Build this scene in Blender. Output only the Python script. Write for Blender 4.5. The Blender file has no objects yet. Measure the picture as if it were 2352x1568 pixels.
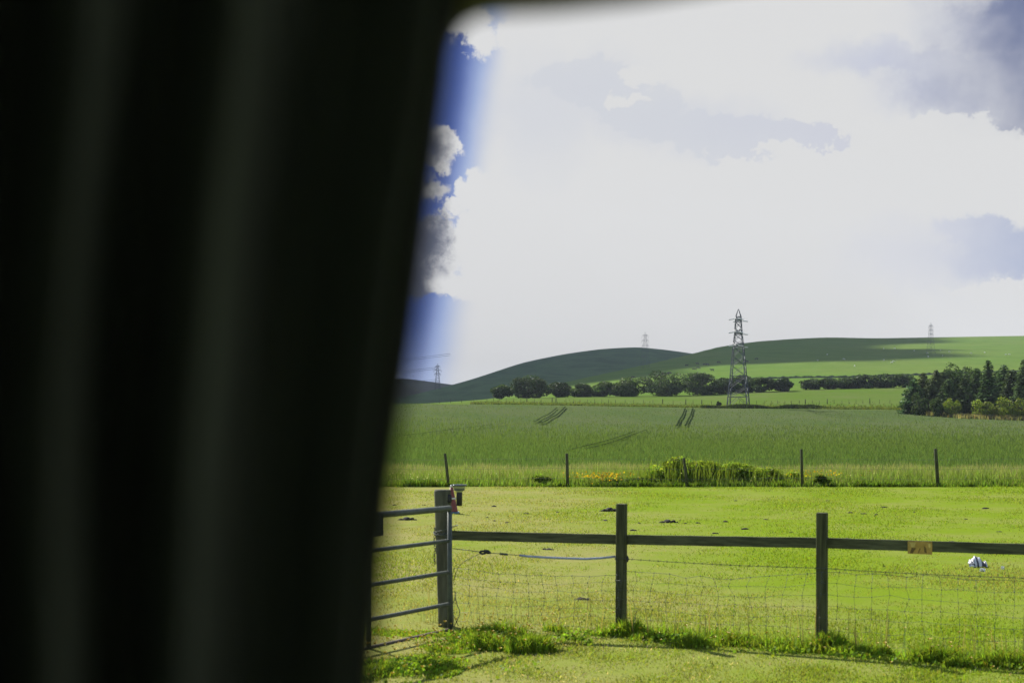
import bpy, math, random
import numpy as np
from mathutils import Vector, Matrix, Quaternion

random.seed(7)
RNG = np.random.default_rng(7)
SC = bpy.context.scene
COL = SC.collection
R = math.radians
F, CX, HY, EYE = 3266.7, 1176.0, 984.0, 2.0     # survey of the place: bearings / heights seen from the eye point

# ------------------------------------------------------------------ camera
cam_d = bpy.data.cameras.new("camera")
cam_d.sensor_width = 36.0
cam_d.lens = 50.0
cam_d.shift_y = (HY - 784.0) / 2352.0
cam_d.clip_start = 0.05
cam_d.clip_end = 40000.0
cam_d.dof.use_dof = True
cam_d.dof.focus_distance = 45.0
cam_d.dof.aperture_fstop = 3.5
cam_d.dof.aperture_blades = 0
cam = bpy.data.objects.new("camera", cam_d)
COL.objects.link(cam)
cam.location = (0, 0, EYE)
cam.rotation_euler = (R(90), 0, 0)
SC.camera = cam

# ------------------------------------------------------------------ sun direction
SUN_EL = R(38)
SUN_H = Vector((-0.52, 0.854, 0)).normalized()
SUN = Vector((SUN_H.x * math.cos(SUN_EL), SUN_H.y * math.cos(SUN_EL), math.sin(SUN_EL)))
sun_d = bpy.data.lights.new("sun", 'SUN')
sun_d.energy = 4.8
sun_d.angle = R(0.53)
sun_d.color = (1.0, 0.955, 0.87)
sun = bpy.data.objects.new("sun", sun_d)
COL.objects.link(sun)
sun.location = (-20, 30, 60)
sun.rotation_euler = SUN.to_track_quat('Z', 'Y').to_euler()

# ------------------------------------------------------------------ exposure
SC.view_settings.view_transform = 'Standard'
SC.view_settings.look = 'None'
SC.view_settings.gamma = 1.0
SC.view_settings.exposure = 0.8
SC.view_settings.use_curve_mapping = False
SC.render.engine = 'CYCLES'
SC.cycles.use_denoising = True
SC.cycles.max_bounces = 8
SC.cycles.transparent_max_bounces = 8
SC.cycles.volume_bounces = 0
SC.cycles.sample_clamp_indirect = 4.0


# ------------------------------------------------------------------ node helper
class NT:
    def __init__(self, tree):
        self.t = tree
        self.n = tree.nodes
        self.l = tree.links

    def new(self, kind, **kw):
        n = self.n.new(kind)
        for k, v in kw.items():
            setattr(n, k, v)
        return n

    def put(self, sock, v):
        if isinstance(v, bpy.types.NodeSocket):
            self.l.new(v, sock)
        elif isinstance(v, (tuple, list)) and len(v) == 3 and sock.type == 'RGBA':
            sock.default_value = (*v, 1)
        else:
            sock.default_value = v

    def m(self, op, a, b=0.0, c=0.0, clamp=False):
        n = self.new('ShaderNodeMath', operation=op, use_clamp=clamp)
        self.put(n.inputs[0], a)
        self.put(n.inputs[1], b)
        self.put(n.inputs[2], c)
        return n.outputs[0]

    def add(self, a, b): return self.m('ADD', a, b)
    def sub(self, a, b): return self.m('SUBTRACT', a, b)
    def mul(self, a, b): return self.m('MULTIPLY', a, b)
    def mx(self, a, b): return self.m('MAXIMUM', a, b)

    def step(self, x, lo, hi, a=0.0, b=1.0):
        n = self.new('ShaderNodeMapRange', interpolation_type='SMOOTHSTEP')
        self.put(n.inputs['Value'], x)
        self.put(n.inputs['From Min'], lo)
        self.put(n.inputs['From Max'], hi)
        n.inputs['To Min'].default_value = a
        n.inputs['To Max'].default_value = b
        return n.outputs[0]

    def mix(self, f, a, b, blend='MIX'):
        n = self.new('ShaderNodeMix', data_type='RGBA', blend_type=blend)
        self.put(n.inputs[0], f)
        self.put(n.inputs[6], a)
        self.put(n.inputs[7], b)
        return n.outputs[2]

    def noise(self, vec, scale, detail=4.0, rough=0.55, dist=0.0):
        n = self.new('ShaderNodeTexNoise')
        self.put(n.inputs['Vector'], vec)
        n.inputs['Scale'].default_value = scale
        n.inputs['Detail'].default_value = detail
        n.inputs['Roughness'].default_value = rough
        n.inputs['Distortion'].default_value = dist
        return n.outputs['Fac'], n.outputs['Color']

    def xyz(self, v):
        n = self.new('ShaderNodeSeparateXYZ')
        self.put(n.inputs[0], v)
        return n.outputs[0], n.outputs[1], n.outputs[2]

    def comb(self, x, y, z):
        n = self.new('ShaderNodeCombineXYZ')
        for s, v in zip(n.inputs, (x, y, z)):
            self.put(s, v)
        return n.outputs[0]

    def scalev(self, v, s):
        n = self.new('ShaderNodeVectorMath', operation='MULTIPLY')
        self.put(n.inputs[0], v)
        n.inputs[1].default_value = s
        return n.outputs[0]


# ------------------------------------------------------------------ sky (world)
world = bpy.data.worlds.new("World")
SC.world = world
world.use_nodes = True
wt = world.node_tree
wt.nodes.clear()
W = NT(wt)
w_out = W.new('ShaderNodeOutputWorld')
w_bg = W.new('ShaderNodeBackground')
w_bg.inputs['Strength'].default_value = 0.1
W.l.new(w_bg.outputs[0], w_out.inputs[0])
sky = W.new('ShaderNodeTexSky', sky_type='NISHITA', sun_disc=False)
sky.sun_elevation = SUN_EL
sky.sun_rotation = math.atan2(SUN.x, SUN.y)
sky.altitude = 200
sky.air_density = 1.0
sky.dust_density = 0.6
sky.ozone_density = 1.5
tc = W.new('ShaderNodeTexCoord')
dvec = tc.outputs['Generated']
dx, dy, dz = W.xyz(dvec)
dys = W.mx(dy, 0.08)
# bearings of the sky direction in thousandths of the survey above
n_f, n_c = W.noise(dvec, 17.0, 8.0, 0.68)
f_f, f_c = W.noise(dvec, 62.0, 7.0, 0.66)
fr, fg, fb = W.xyz(f_c)
nr, ng, nb = W.xyz(n_c)
l_f, l_c = W.noise(dvec, 6.0, 5.0, 0.55)
U0 = W.add(W.mul(W.m('DIVIDE', dx, dys), F / 1000), CX / 1000)
V0 = W.sub(HY / 1000, W.mul(W.m('DIVIDE', dz, dys), F / 1000))
U = W.add(U0, W.add(W.mul(W.sub(nr, 0.5), 0.18), W.mul(W.sub(fr, 0.5), 0.10)))
V = W.add(V0, W.add(W.mul(W.sub(ng, 0.5), 0.15), W.mul(W.sub(fg, 0.5), 0.09)))


def blob(cx, cy, rx, ry, lo=0.75, hi=1.25, u=None, v=None):
    a = W.m('DIVIDE', W.sub(u or U, cx), rx)
    b = W.m('DIVIDE', W.sub(v or V, cy), ry)
    d = W.m('SQRT', W.add(W.mul(a, a), W.mul(b, b)))
    return W.step(d, hi, lo)


def union(*ms):
    r = ms[0]
    for q in ms[1:]:
        r = W.mx(r, q)
    return r


K = 10 * 0.574                     # radiance scale: strength 0.1, exposure 2^0.8
def lin(r, g, b):
    def f(c):
        c /= 255.0
        return c / 12.92 if c <= 0.04045 else ((c + 0.055) / 1.055) ** 2.4
    return tuple(f(c) * K for c in (r, g, b))

white = lin(219, 219, 219)
blue = lin(64, 90, 164)
pale = lin(156, 174, 214)
front = W.step(dy, 0.1, 0.5)
high = W.step(dz, 0.52, 0.30)
# left blue band: curtain-edge dimming painted into sky colour; cloud white over the rest
edge = W.add(W.sub(1.205, W.mul(V0, 0.165)), W.mul(W.sub(l_f, 0.5), 0.07))
t = W.step(U0, W.sub(edge, 0.150), W.add(edge, 0.02))
left_sky = W.mix(W.step(t, 0.0, 0.55), blue, pale)
horiz = W.step(V0, 0.72, 0.9)
left_sky = W.mix(W.mul(horiz, 0.45), left_sky, lin(175, 190, 228))
sheet = W.mix(W.step(t, 0.35, 1.0), left_sky, white)
# cumulus over the blue band
cum = union(blob(1.006, 0.318, 0.055, 0.036, .8, 1.2), blob(0.985, 0.36, 0.05, 0.02, .7, 1.3), blob(0.985, 0.425, 0.045, 0.03, .7, 1.3), blob(1.02, 0.487, 0.022, 0.014, .6, 1.3), blob(1.05, 0.465, 0.03, 0.018, .7, 1.2),
            blob(0.99, 0.575, 0.065, 0.085, .85, 1.15), blob(0.985, 0.655, 0.085, 0.038, .85, 1.15), blob(1.10, 0.43, 0.045, 0.055, .85, 1.15), blob(1.11, 0.57, 0.075, 0.11, .92, 1.08), blob(1.07, 0.66, 0.05, 0.035, .85, 1.15),
            blob(1.135, 0.50, 0.09, 0.05, .9, 1.1), blob(1.07, 0.035, 0.06, 0.045, .7, 1.2), blob(1.105, 0.09, 0.035, 0.04, .7, 1.2), blob(1.30, 0.085, 0.16, 0.085, .94, 1.06), blob(1.19, 0.075, 0.06, 0.045, .85, 1.15))
k_f, _k = W.noise(W.scalev(dvec, (1.0, 1.0, 1.9)), 5.2, 9.0, 0.62)
left_c = W.mul(W.step(k_f, 0.50, 0.56), W.step(U0, 0.93, 0.86))
cshade = W.step(W.add(U, W.mul(W.sub(nb, 0.5), 0.16)), 0.965, 1.045)
cshade = W.mx(cshade, W.mul(W.step(V0, 0.20, 0.10), W.step(U, 1.06, 1.16)))
cum_col = W.mix(cshade, lin(92, 97, 118), white)
sheet = W.mix(cum, sheet, cum_col)
sheet = W.mix(left_c, sheet, W.mix(W.step(k_f, 0.54, 0.66), white, lin(165, 170, 185)))
# grey-blue hollows in the bright cloud
hollow_s = union(blob(1.36, 0.225, 0.18, 0.10, 0.3, 1.4), blob(1.56, 0.285, 0.22, 0.075, 0.4, 1.35), blob(1.24, 0.26, 0.11, 0.14, 0.2, 1.5))
hollow_h = union(blob(1.34, 0.185, 0.13, 0.055, 0.93, 1.07), blob(1.46, 0.235, 0.12, 0.05, 0.93, 1.07), blob(1.60, 0.30, 0.16, 0.045, 0.93, 1.07), blob(1.72, 0.328, 0.14, 0.040, 0.94, 1.06), blob(1.85, 0.308, 0.10, 0.028, 0.94, 1.06))
sheet = W.mix(W.mul(hollow_s, 0.55), sheet, lin(205, 208, 217))
sheet = W.mix(W.mul(hollow_h, 0.58), sheet, W.mix(W.step(U, 1.5, 1.95), lin(204, 207, 215), lin(192, 196, 214)))
lip = union(blob(1.52, 0.165, 0.11, 0.022, 0.93, 1.07), blob(1.43, 0.215, 0.06, 0.016, 0.9, 1.1), blob(1.80, 0.352, 0.10, 0.016, 0.94, 1.06))
sheet = W.mix(lip, sheet, white)
ra = union(blob(2.28, 0.19, 0.28, 0.11, 0.5, 1.25), blob(2.40, 0.06, 0.32, 0.13, 0.5, 1.25), blob(2.10, 0.135, 0.24, 0.05, 0.4, 1.35), blob(2.36, 0.27, 0.09, 0.035, 0.8, 1.15))
ra = W.mul(ra, W.step(l_f, 0.30, 0.58, 0.45, 1.0))
sheet = W.mix(ra, sheet, W.mix(W.step(W.add(U, W.mul(W.sub(l_f, 0.5), 0.5)), 1.98, 2.38), lin(196, 200, 216), lin(104, 115, 152)))
under = union(blob(2.18, 0.315, 0.20, 0.05, 0.9, 1.1), blob(2.30, 0.36, 0.16, 0.05, 0.92, 1.08))
sheet = W.mix(W.mul(under, 0.9), sheet, white)
rb = union(blob(2.34, 0.585, 0.19, 0.07, 0.6, 1.15), blob(2.25, 0.525, 0.10, 0.035, 0.75, 1.2))
rs = blob(2.12, 0.59, 0.22, 0.085, 0.1, 1.4)
rcol = W.mix(W.step(W.add(U, W.mul(W.sub(l_f, 0.5), 0.4)), 2.0, 2.42), lin(208, 210, 220), lin(168, 178, 205))
sheet = W.mix(W.mul(rs, 0.6), sheet, rcol)
sheet = W.mix(W.mul(rb, 0.9), sheet, rcol)
lip2 = union(blob(2.27, 0.665, 0.13, 0.020, 0.93, 1.07), blob(2.36, 0.475, 0.07, 0.03, 0.93, 1.07))
sheet = W.mix(lip2, sheet, white)
# behind and overhead: blue sky with broken cloud
g_f, _g = W.noise(dvec, 3.2, 7.0, 0.58)
rest = W.mix(W.step(g_f, 0.50, 0.62), sky.outputs[0], lin(205, 207, 212))
below = W.step(dz, -0.02, -0.12)
final = W.mix(W.mul(front, high), rest, sheet)
final = W.mix(below, final, (0.6, 0.8, 0.35))
W.l.new(final, w_bg.inputs['Color'])


# ------------------------------------------------------------------ mesh helpers
def link(name, me, mat=None, parent=None, loc=None):
    o = bpy.data.objects.new(name, me)
    COL.objects.link(o)
    if mat is not None and me is not None and not me.materials:
        me.materials.append(mat)
    if parent is not None:
        o.parent = parent
    if loc is not None:
        o.location = loc
    return o


def tag(o, label=None, cat=None, group=None, kind=None):
    for k, v in (('label', label), ('category', cat), ('group', group), ('kind', kind)):
        if v:
            o[k] = v
    return o


def thing(name, label, cat, loc=(0, 0, 0), rz=0.0, group=None):
    o = bpy.data.objects.new(name, None)
    COL.objects.link(o)
    o.empty_display_size = 0.2
    o.location = loc
    o.rotation_euler = (0, 0, rz)
    return tag(o, label, cat, group)


def copy_tree(o, parent=None):
    c = o.copy()
    COL.objects.link(c)
    if parent is not None:
        c.parent = parent
    for ch in list(o.children):
        copy_tree(ch, c)
    return c


def fast_mesh(name, verts, faces, cols=None, smooth=False):
    """verts (n,3), faces (m,k) numpy; cols (n,3)"""
    me = bpy.data.meshes.new(name)
    verts = np.asarray(verts, dtype=np.float32)
    faces = np.asarray(faces, dtype=np.int32)
    m, k = faces.shape
    me.vertices.add(len(verts))
    me.vertices.foreach_set('co', verts.ravel())
    me.loops.add(m * k)
    me.loops.foreach_set('vertex_index', faces.ravel())
    me.polygons.add(m)
    me.polygons.foreach_set('loop_start', np.arange(0, m * k, k, dtype=np.int32))
    me.polygons.foreach_set('use_smooth', np.full(m, smooth, dtype=bool))
    me.update(calc_edges=True)
    if cols is not None:
        a = me.color_attributes.new('Col', 'FLOAT_COLOR', 'POINT')
        c4 = np.ones((len(verts), 4), dtype=np.float32)
        c4[:, :3] = cols
        a.data.foreach_set('color', c4.ravel())
    return me


class MB:
    """collects boxes, bars, tubes and lathes into one mesh"""
    def __init__(self):
        self.v, self.f, self.sm = [], [], []

    def raw(self, v, f, smooth=False):
        b = len(self.v)
        self.v += [tuple(q) for q in v]
        self.f += [tuple(i + b for i in q) for q in f]
        self.sm += [smooth] * len(f)
        return self

    def box(self, c, s, rot=None, bev=0.0):
        hx, hy, hz = s[0] / 2, s[1] / 2, s[2] / 2
        if bev > 0:
            pts = []
            for z in (-hz, hz):
                zz = z
                for (sx, sy) in ((-1, -1), (1, -1), (1, 1), (-1, 1)):
                    ax = (sx * hx, sy * (hy - bev))
                    ay = (sx * (hx - bev), sy * hy)
                    order = (ax, ay) if sx * sy < 0 else (ay, ax)
                    # walk counter-clockwise
                    if (sx, sy) == (-1, -1): order = (ax, ay)
                    if (sx, sy) == (1, -1): order = (ay, ax)
                    if (sx, sy) == (1, 1): order = (ax, ay)
                    if (sx, sy) == (-1, 1): order = (ay, ax)
                    for (x, y) in order:
                        pts.append((x, y, zz))
            # top ring inset
            ring = [(x * (1 - bev / hx * .8), y * (1 - bev / hy * .8), hz + bev * .5) for (x, y, z) in pts[8:]]
            pts += ring
            f = []
            for i in range(8):
                j = (i + 1) % 8
                f.append((i, j, 8 + j, 8 + i))
                f.append((8 + i, 8 + j, 16 + j, 16 + i))
            f.append(tuple(range(16, 24)))
            f.append(tuple(range(7, -1, -1)))
        else:
            pts = [(x, y, z) for z in (-hz, hz) for (x, y) in ((-hx, -hy), (hx, -hy), (hx, hy), (-hx, hy))]
            f = [(0, 1, 5, 4), (1, 2, 6, 5), (2, 3, 7, 6), (3, 0, 4, 7), (4, 5, 6, 7), (3, 2, 1, 0)]
        if rot is not None:
            pts = [rot @ Vector(q) for q in pts]
        return self.raw([(q[0] + c[0], q[1] + c[1], q[2] + c[2]) for q in pts], f)

    def tube(self, path, rad, n=8, closed=False, cap=True, smooth=True):
        path = [Vector(q) for q in path]
        rads = rad if isinstance(rad, (list, tuple)) else [rad] * len(path)
        vs, fs = [], []
        L = len(path)
        up = None
        for i, q in enumerate(path):
            a = path[(i - 1) % L] if (closed or i > 0) else q
            b = path[(i + 1) % L] if (closed or i < L - 1) else q
            d = (b - a).normalized()
            if up is None:
                up = Vector((0, 0, 1)) if abs(d.z) < 0.9 else Vector((1, 0, 0))
            s = d.cross(up).normalized()
            w = s.cross(d).normalized()
            up = w
            for k in range(n):
                an = 2 * math.pi * k / n
                vs.append(q + (s * math.cos(an) + w * math.sin(an)) * rads[i])
        rng = L if closed else L - 1
        for i in range(rng):
            j = (i + 1) % L
            for k in range(n):
                k2 = (k + 1) % n
                fs.append((i * n + k, i * n + k2, j * n + k2, j * n + k))
        self.raw(vs, fs, smooth)
        if cap and not closed:
            b = len(self.v) - len(vs)
            self.f.append(tuple(b + k for k in range(n - 1, -1, -1)))
            self.f.append(tuple(b + (L - 1) * n + k for k in range(n)))
            self.sm += [False, False]
        return self

    def bar(self, a, b, w):
        a, b = Vector(a), Vector(b)
        return self.tube([a, b], w * 0.7071, n=4, smooth=False)

    def lathe(self, c, prof, n=24, smooth=True):
        vs, fs = [], []
        for (r, z) in prof:
            for k in range(n):
                an = 2 * math.pi * k / n
                vs.append((c[0] + r * math.cos(an), c[1] + r * math.sin(an), c[2] + z))
        for i in range(len(prof) - 1):
            for k in range(n):
                k2 = (k + 1) % n
                fs.append((i * n + k, i * n + k2, (i + 1) * n + k2, (i + 1) * n + k))
        fs.append(tuple(range(n - 1, -1, -1)))
        fs.append(tuple((len(prof) - 1) * n + k for k in range(n)))
        return self.raw(vs, fs, smooth)

    def mesh(self, name):
        me = bpy.data.meshes.new(name)
        me.from_pydata(self.v, [], self.f)
        me.polygons.foreach_set('use_smooth', self.sm)
        me.update()
        return me

    def build(self, name, mat, parent=None, loc=None):
        return link(name, self.mesh(name), mat, parent, loc)


def hz_px(px, Y):
    return (px - CX) / F * Y


# ------------------------------------------------------------------ materials
def new_mat(name):
    m = bpy.data.materials.new(name)
    m.use_nodes = True
    m.node_tree.nodes.clear()
    T = NT(m.node_tree)
    out = T.new('ShaderNodeOutputMaterial')
    return m, T, out


def leaf_mat(name, transl=0.45, rough=0.55, gain=1.0):
    m, T, out = new_mat(name)
    a = T.new('ShaderNodeAttribute', attribute_name='Col')
    c = a.outputs['Color']
    if gain != 1.0:
        c = T.mix(1.0, c, (gain, gain, gain), 'MULTIPLY')
    p = T.new('ShaderNodeBsdfPrincipled')
    T.put(p.inputs['Base Color'], c)
    p.inputs['Roughness'].default_value = rough
    p.inputs['Specular IOR Level'].default_value = 0.06
    tr = T.new('ShaderNodeBsdfTranslucent')
    T.put(tr.inputs['Color'], T.mix(1.0, c, (1.35, 1.3, 0.6), 'MULTIPLY'))
    mx = T.new('ShaderNodeMixShader')
    mx.inputs[0].default_value = transl
    T.l.new(p.outputs[0], mx.inputs[1])
    T.l.new(tr.outputs[0], mx.inputs[2])
    T.l.new(mx.outputs[0], out.inputs[0])
    return m


def solid(name, col, rough=0.6, metal=0.0, var=0.25, scale=20.0, spec=0.4, bump=0.0, col2=None, stretch=(1, 1, 1)):
    m, T, out = new_mat(name)
    tc = T.new('ShaderNodeTexCoord')
    v = T.scalev(tc.outputs['Object'], stretch)
    f, _ = T.noise(v, scale, 5.0, 0.6)
    c2 = col2 or tuple(x * (1 - var) for x in col)
    cc = T.mix(T.step(f, 0.3, 0.7), c2, tuple(x * (1 + var * .6) for x in col))
    p = T.new('ShaderNodeBsdfPrincipled')
    T.put(p.inputs['Base Color'], cc)
    p.inputs['Roughness'].default_value = rough
    p.inputs['Metallic'].default_value = metal
    p.inputs['Specular IOR Level'].default_value = spec
    if bump > 0:
        b = T.new('ShaderNodeBump')
        b.inputs['Strength'].default_value = bump
        b.inputs['Distance'].default_value = 0.01
        T.l.new(f, b.inputs['Height'])
        T.l.new(b.outputs[0], p.inputs['Normal'])
    T.l.new(p.outputs[0], out.inputs[0])
    return m


def ground_mat(name, fn, rough=0.9):
    """fn(T, pos, x, y) -> (color, height or None)"""
    m, T, out = new_mat(name)
    g = T.new('ShaderNodeNewGeometry')
    pos = g.outputs['Position']
    x, y, z = T.xyz(pos)
    c, h = fn(T, pos, x, y)
    p = T.new('ShaderNodeBsdfPrincipled')
    T.put(p.inputs['Base Color'], c)
    p.inputs['Roughness'].default_value = rough
    p.inputs['Specular IOR Level'].default_value = 0.0
    if h is not None:
        b = T.new('ShaderNodeBump')
        b.inputs['Strength'].default_value = h[1]
        b.inputs['Distance'].default_value = h[2]
        T.l.new(h[0], b.inputs['Height'])
        T.l.new(b.outputs[0], p.inputs['Normal'])
    T.l.new(p.outputs[0], out.inputs[0])
    return m


def pasture_fn(T, pos, x, y):
    n1, _ = T.noise(pos, 0.35, 5, 0.6)
    n2, _ = T.noise(pos, 2.2, 6, 0.65)
    n3, _ = T.noise(pos, 28.0, 4, 0.7)
    n4, _ = T.noise(pos, 7.0, 5, 0.7, 0.6)
    u = T.m('DIVIDE', x, T.mx(y, 5.0))
    dry = T.add(T.add(T.mul(T.sub(n1, 0.5), 1.3), T.mul(T.sub(n2, 0.5), 0.7)), T.step(x, 5.5, -1.5, -0.12, 0.25))
    dry = T.step(T.add(dry, 0.42), 0.1, 0.9)
    c = T.mix(dry, (0.158, 0.228, 0.018), (0.258, 0.242, 0.086))
    c = T.mix(T.step(n2, 0.50, 0.75, 0, 0.4), c, (0.12, 0.20, 0.015))
    c = T.mix(T.step(n3, 0.58, 0.76, 0, 0.35), c, (0.095, 0.135, 0.015))
    c = T.mix(T.step(n4, 0.63, 0.74, 0, 0.5), c, (0.080, 0.120, 0.014))
    c = T.mix(T.step(n3, 0.36, 0.22, 0, 0.35), c, (0.30, 0.27, 0.11))
    return c, (T.add(n3, n4), 0.5, 0.02)


def wheat_fn(T, pos, x, y):
    n1, _ = T.noise(T.scalev(pos, (0.05, 0.02, 0.02)), 1.0, 4, 0.6)
    n2, _ = T.noise(T.scalev(pos, (3.5, 0.8, 1.0)), 1.0, 5, 0.7)
    n3, _ = T.noise(T.scalev(pos, (0.9, 0.12, 0.2)), 1.0, 4, 0.6)
    c = T.mix(T.step(n1, 0.3, 0.7), (0.075, 0.112, 0.036), (0.100, 0.122, 0.052))
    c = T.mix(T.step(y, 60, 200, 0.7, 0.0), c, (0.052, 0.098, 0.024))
    c = T.mix(T.step(n2, 0.35, 0.7, 0.0, 0.35), c, (0.050, 0.082, 0.020))
    c = T.mix(T.step(n3, 0.5, 0.75, 0.0, 0.3), c, (0.110, 0.135, 0.045))
    # drill rows running away up the slope
    row = T.m('SINE', T.mul(T.add(T.mul(x, 1.0), T.mul(y, 0.06)), 3.2))
    rm = T.mul(T.step(y, 220, 290), T.step(row, 0.2, 1.0, 0.0, 0.12))
    c = T.mix(rm, c, (0.045, 0.08, 0.02))
    return c, (n2, 0.6, 0.25)


def meadow_fn(T, pos, x, y):
    n1, _ = T.noise(T.scalev(pos, (0.06, 0.05, 0.05)), 1.0, 5, 0.6)
    n2, _ = T.noise(pos, 0.55, 5, 0.7)
    c = T.mix(T.step(n1, 0.3, 0.7), (0.090, 0.150, 0.022), (0.115, 0.150, 0.042))
    c = T.mix(T.step(n2, 0.45, 0.75, 0, 0.5), c, (0.062, 0.105, 0.018))
    return c, (n2, 0.5, 0.2)


def hill_fn(T, pos, x, y):
    n1, _ = T.noise(T.scalev(pos, (0.006, 0.004, 0.004)), 1.0, 5, 0.6)
    n2, _ = T.noise(T.scalev(pos, (0.05, 0.02, 0.05)), 1.0, 5, 0.65)
    n3, _ = T.noise(T.scalev(pos, (0.25, 0.06, 0.2)), 1.0, 3, 0.65)
    c = T.mix(T.step(n1, 0.35, 0.65), (0.092, 0.165, 0.026), (0.118, 0.172, 0.036))
    c = T.mix(T.step(n2, 0.46, 0.68, 0, 0.6), c, (0.074, 0.132, 0.022))
    c = T.mix(T.step(n3, 0.55, 0.72, 0, 0.5), c, (0.062, 0.105, 0.020))
    n4, _ = T.noise(T.scalev(pos, (0.03, 0.006, 0.30)), 1.0, 5, 0.65)
    c = T.mix(T.step(n4, 0.48, 0.66, 0, 0.5), c, (0.135, 0.200, 0.040))
    return c, None


def moor_fn(T, pos, x, y):
    n1, _ = T.noise(T.scalev(pos, (0.006, 0.003, 0.004)), 1.0, 5, 0.6)
    n2, _ = T.noise(T.scalev(pos, (0.03, 0.006, 0.05)), 1.0, 5, 0.65)
    c = T.mix(T.step(n1, 0.35, 0.65), (0.070, 0.125, 0.044), (0.062, 0.108, 0.046))
    c = T.mix(T.step(n2, 0.42, 0.66, 0, 0.7), c, (0.038, 0.072, 0.030))
    n3, _ = T.noise(T.scalev(pos, (0.02, 0.004, 0.22)), 1.0, 5, 0.65)
    c = T.mix(T.step(n3, 0.50, 0.68, 0, 0.55), c, (0.095, 0.150, 0.062))
    n4, _ = T.noise(T.scalev(pos, (0.045, 0.012, 0.10)), 1.0, 4, 0.6)
    c = T.mix(T.step(n4, 0.64, 0.72, 0, 0.6), c, (0.028, 0.050, 0.022))
    return c, None


def heath_fn(T, pos, x, y):
    n1, _ = T.noise(T.scalev(pos, (0.01, 0.004, 0.004)), 1.0, 5, 0.6)
    c = T.mix(T.step(n1, 0.35, 0.65), (0.050, 0.048, 0.034), (0.062, 0.066, 0.036))
    return c, None


M_pasture = ground_mat('short_pasture', pasture_fn)
M_wheat = ground_mat('wheat_canopy', wheat_fn)
M_meadow = ground_mat('meadow_turf', meadow_fn)
M_hill = ground_mat('grazed_hill', hill_fn)
M_moor = ground_mat('rough_hill', moor_fn)
M_heath = ground_mat('heather_hill', heath_fn)
M_grass = leaf_mat('grass_blades', 0.5)
M_leaf = leaf_mat('tree_leaves', 0.30, 0.5)
M_needle = leaf_mat('conifer_needles', 0.15, 0.5)
M_bark = solid('bark', (0.07, 0.055, 0.04), 0.9, var=0.4, scale=6)
M_wood = solid('weathered_fence_timber', (0.068, 0.073, 0.034), 0.85, var=0.6, scale=22, stretch=(1.6, 1.6, 0.10), bump=0.6, spec=0.2)
M_rail = solid('weathered_rail_timber', (0.078, 0.084, 0.044), 0.85, var=0.45, scale=20, stretch=(0.14, 0.4, 1.8), bump=0.6, spec=0.2)
M_gatepost = solid('old_round_timber', (0.100, 0.100, 0.068), 0.9, var=0.45, scale=12, stretch=(1, 1, 0.15), bump=0.6, spec=0.2)
M_galv = solid('galvanised_steel', (0.078, 0.092, 0.080), 0.6, metal=0.15, var=0.3, scale=14)
M_rust = solid('rusty_galvanised_steel', (0.10, 0.075, 0.055), 0.7, metal=0.2, var=0.5, scale=16)
M_wire = solid('dull_wire', (0.10, 0.11, 0.10), 0.6, metal=0.3)
M_black = solid('black_plastic', (0.018, 0.018, 0.022), 0.5, var=0.1)
M_pipe = solid('grey_blue_pipe', (0.30, 0.34, 0.46), 0.35, var=0.2)
M_cream = solid('pale_lamp_plastic', (0.42, 0.47, 0.33), 0.4, var=0.1)
M_glass_dk = solid('dark_solar_glass', (0.03, 0.045, 0.05), 0.2, var=0.1)
M_red = solid('faded_red_plastic', (0.20, 0.050, 0.038), 0.6, var=0.2, scale=8)
M_whiteplast = solid('white_plastic', (0.75, 0.75, 0.74), 0.5, var=0.08)
M_bluegrey = solid('blue_grey_rubber', (0.12, 0.20, 0.28), 0.6, var=0.15)
M_amber = solid('faded_amber_plate', (0.40, 0.26, 0.05), 0.6, var=0.3, scale=14)
M_amberdk = solid('brown_print', (0.13, 0.085, 0.02), 0.7)
M_amberlt = solid('pale_yellow_print', (0.55, 0.42, 0.12), 0.7)
M_signblk = solid('black_board', (0.02, 0.022, 0.024), 0.6, var=0.1)
M_signgry = solid('faded_grey_lettering', (0.12, 0.13, 0.13), 0.7)
M_steel = solid('lattice_steel', (0.055, 0.070, 0.085), 0.6, metal=0.1, var=0.15, scale=2)
M_insul = solid('white_insulator', (0.72, 0.72, 0.70), 0.3, var=0.05)
M_dung = solid('dark_dung', (0.028, 0.024, 0.016), 0.95, var=0.4, scale=30, bump=0.6)
M_cow = solid('black_hide', (0.016, 0.014, 0.013), 0.8, var=0.2)
M_sheep = solid('white_fleece', (0.72, 0.70, 0.62), 0.95, var=0.1)
M_soil_shade = solid('crushed_crop_soil_and_shade', (0.018, 0.030, 0.010), 0.95, var=0.3, scale=0.8, spec=0.0)  # crushed crop and soil, with the shade of the wheel grooves painted in
M_cloud = solid('cloud', (0.85, 0.85, 0.86), 1.0, var=0.03, scale=0.005, spec=0.0)
M_yellow = solid('buttercup_petals', (0.62, 0.42, 0.02), 0.5, var=0.1)


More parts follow.
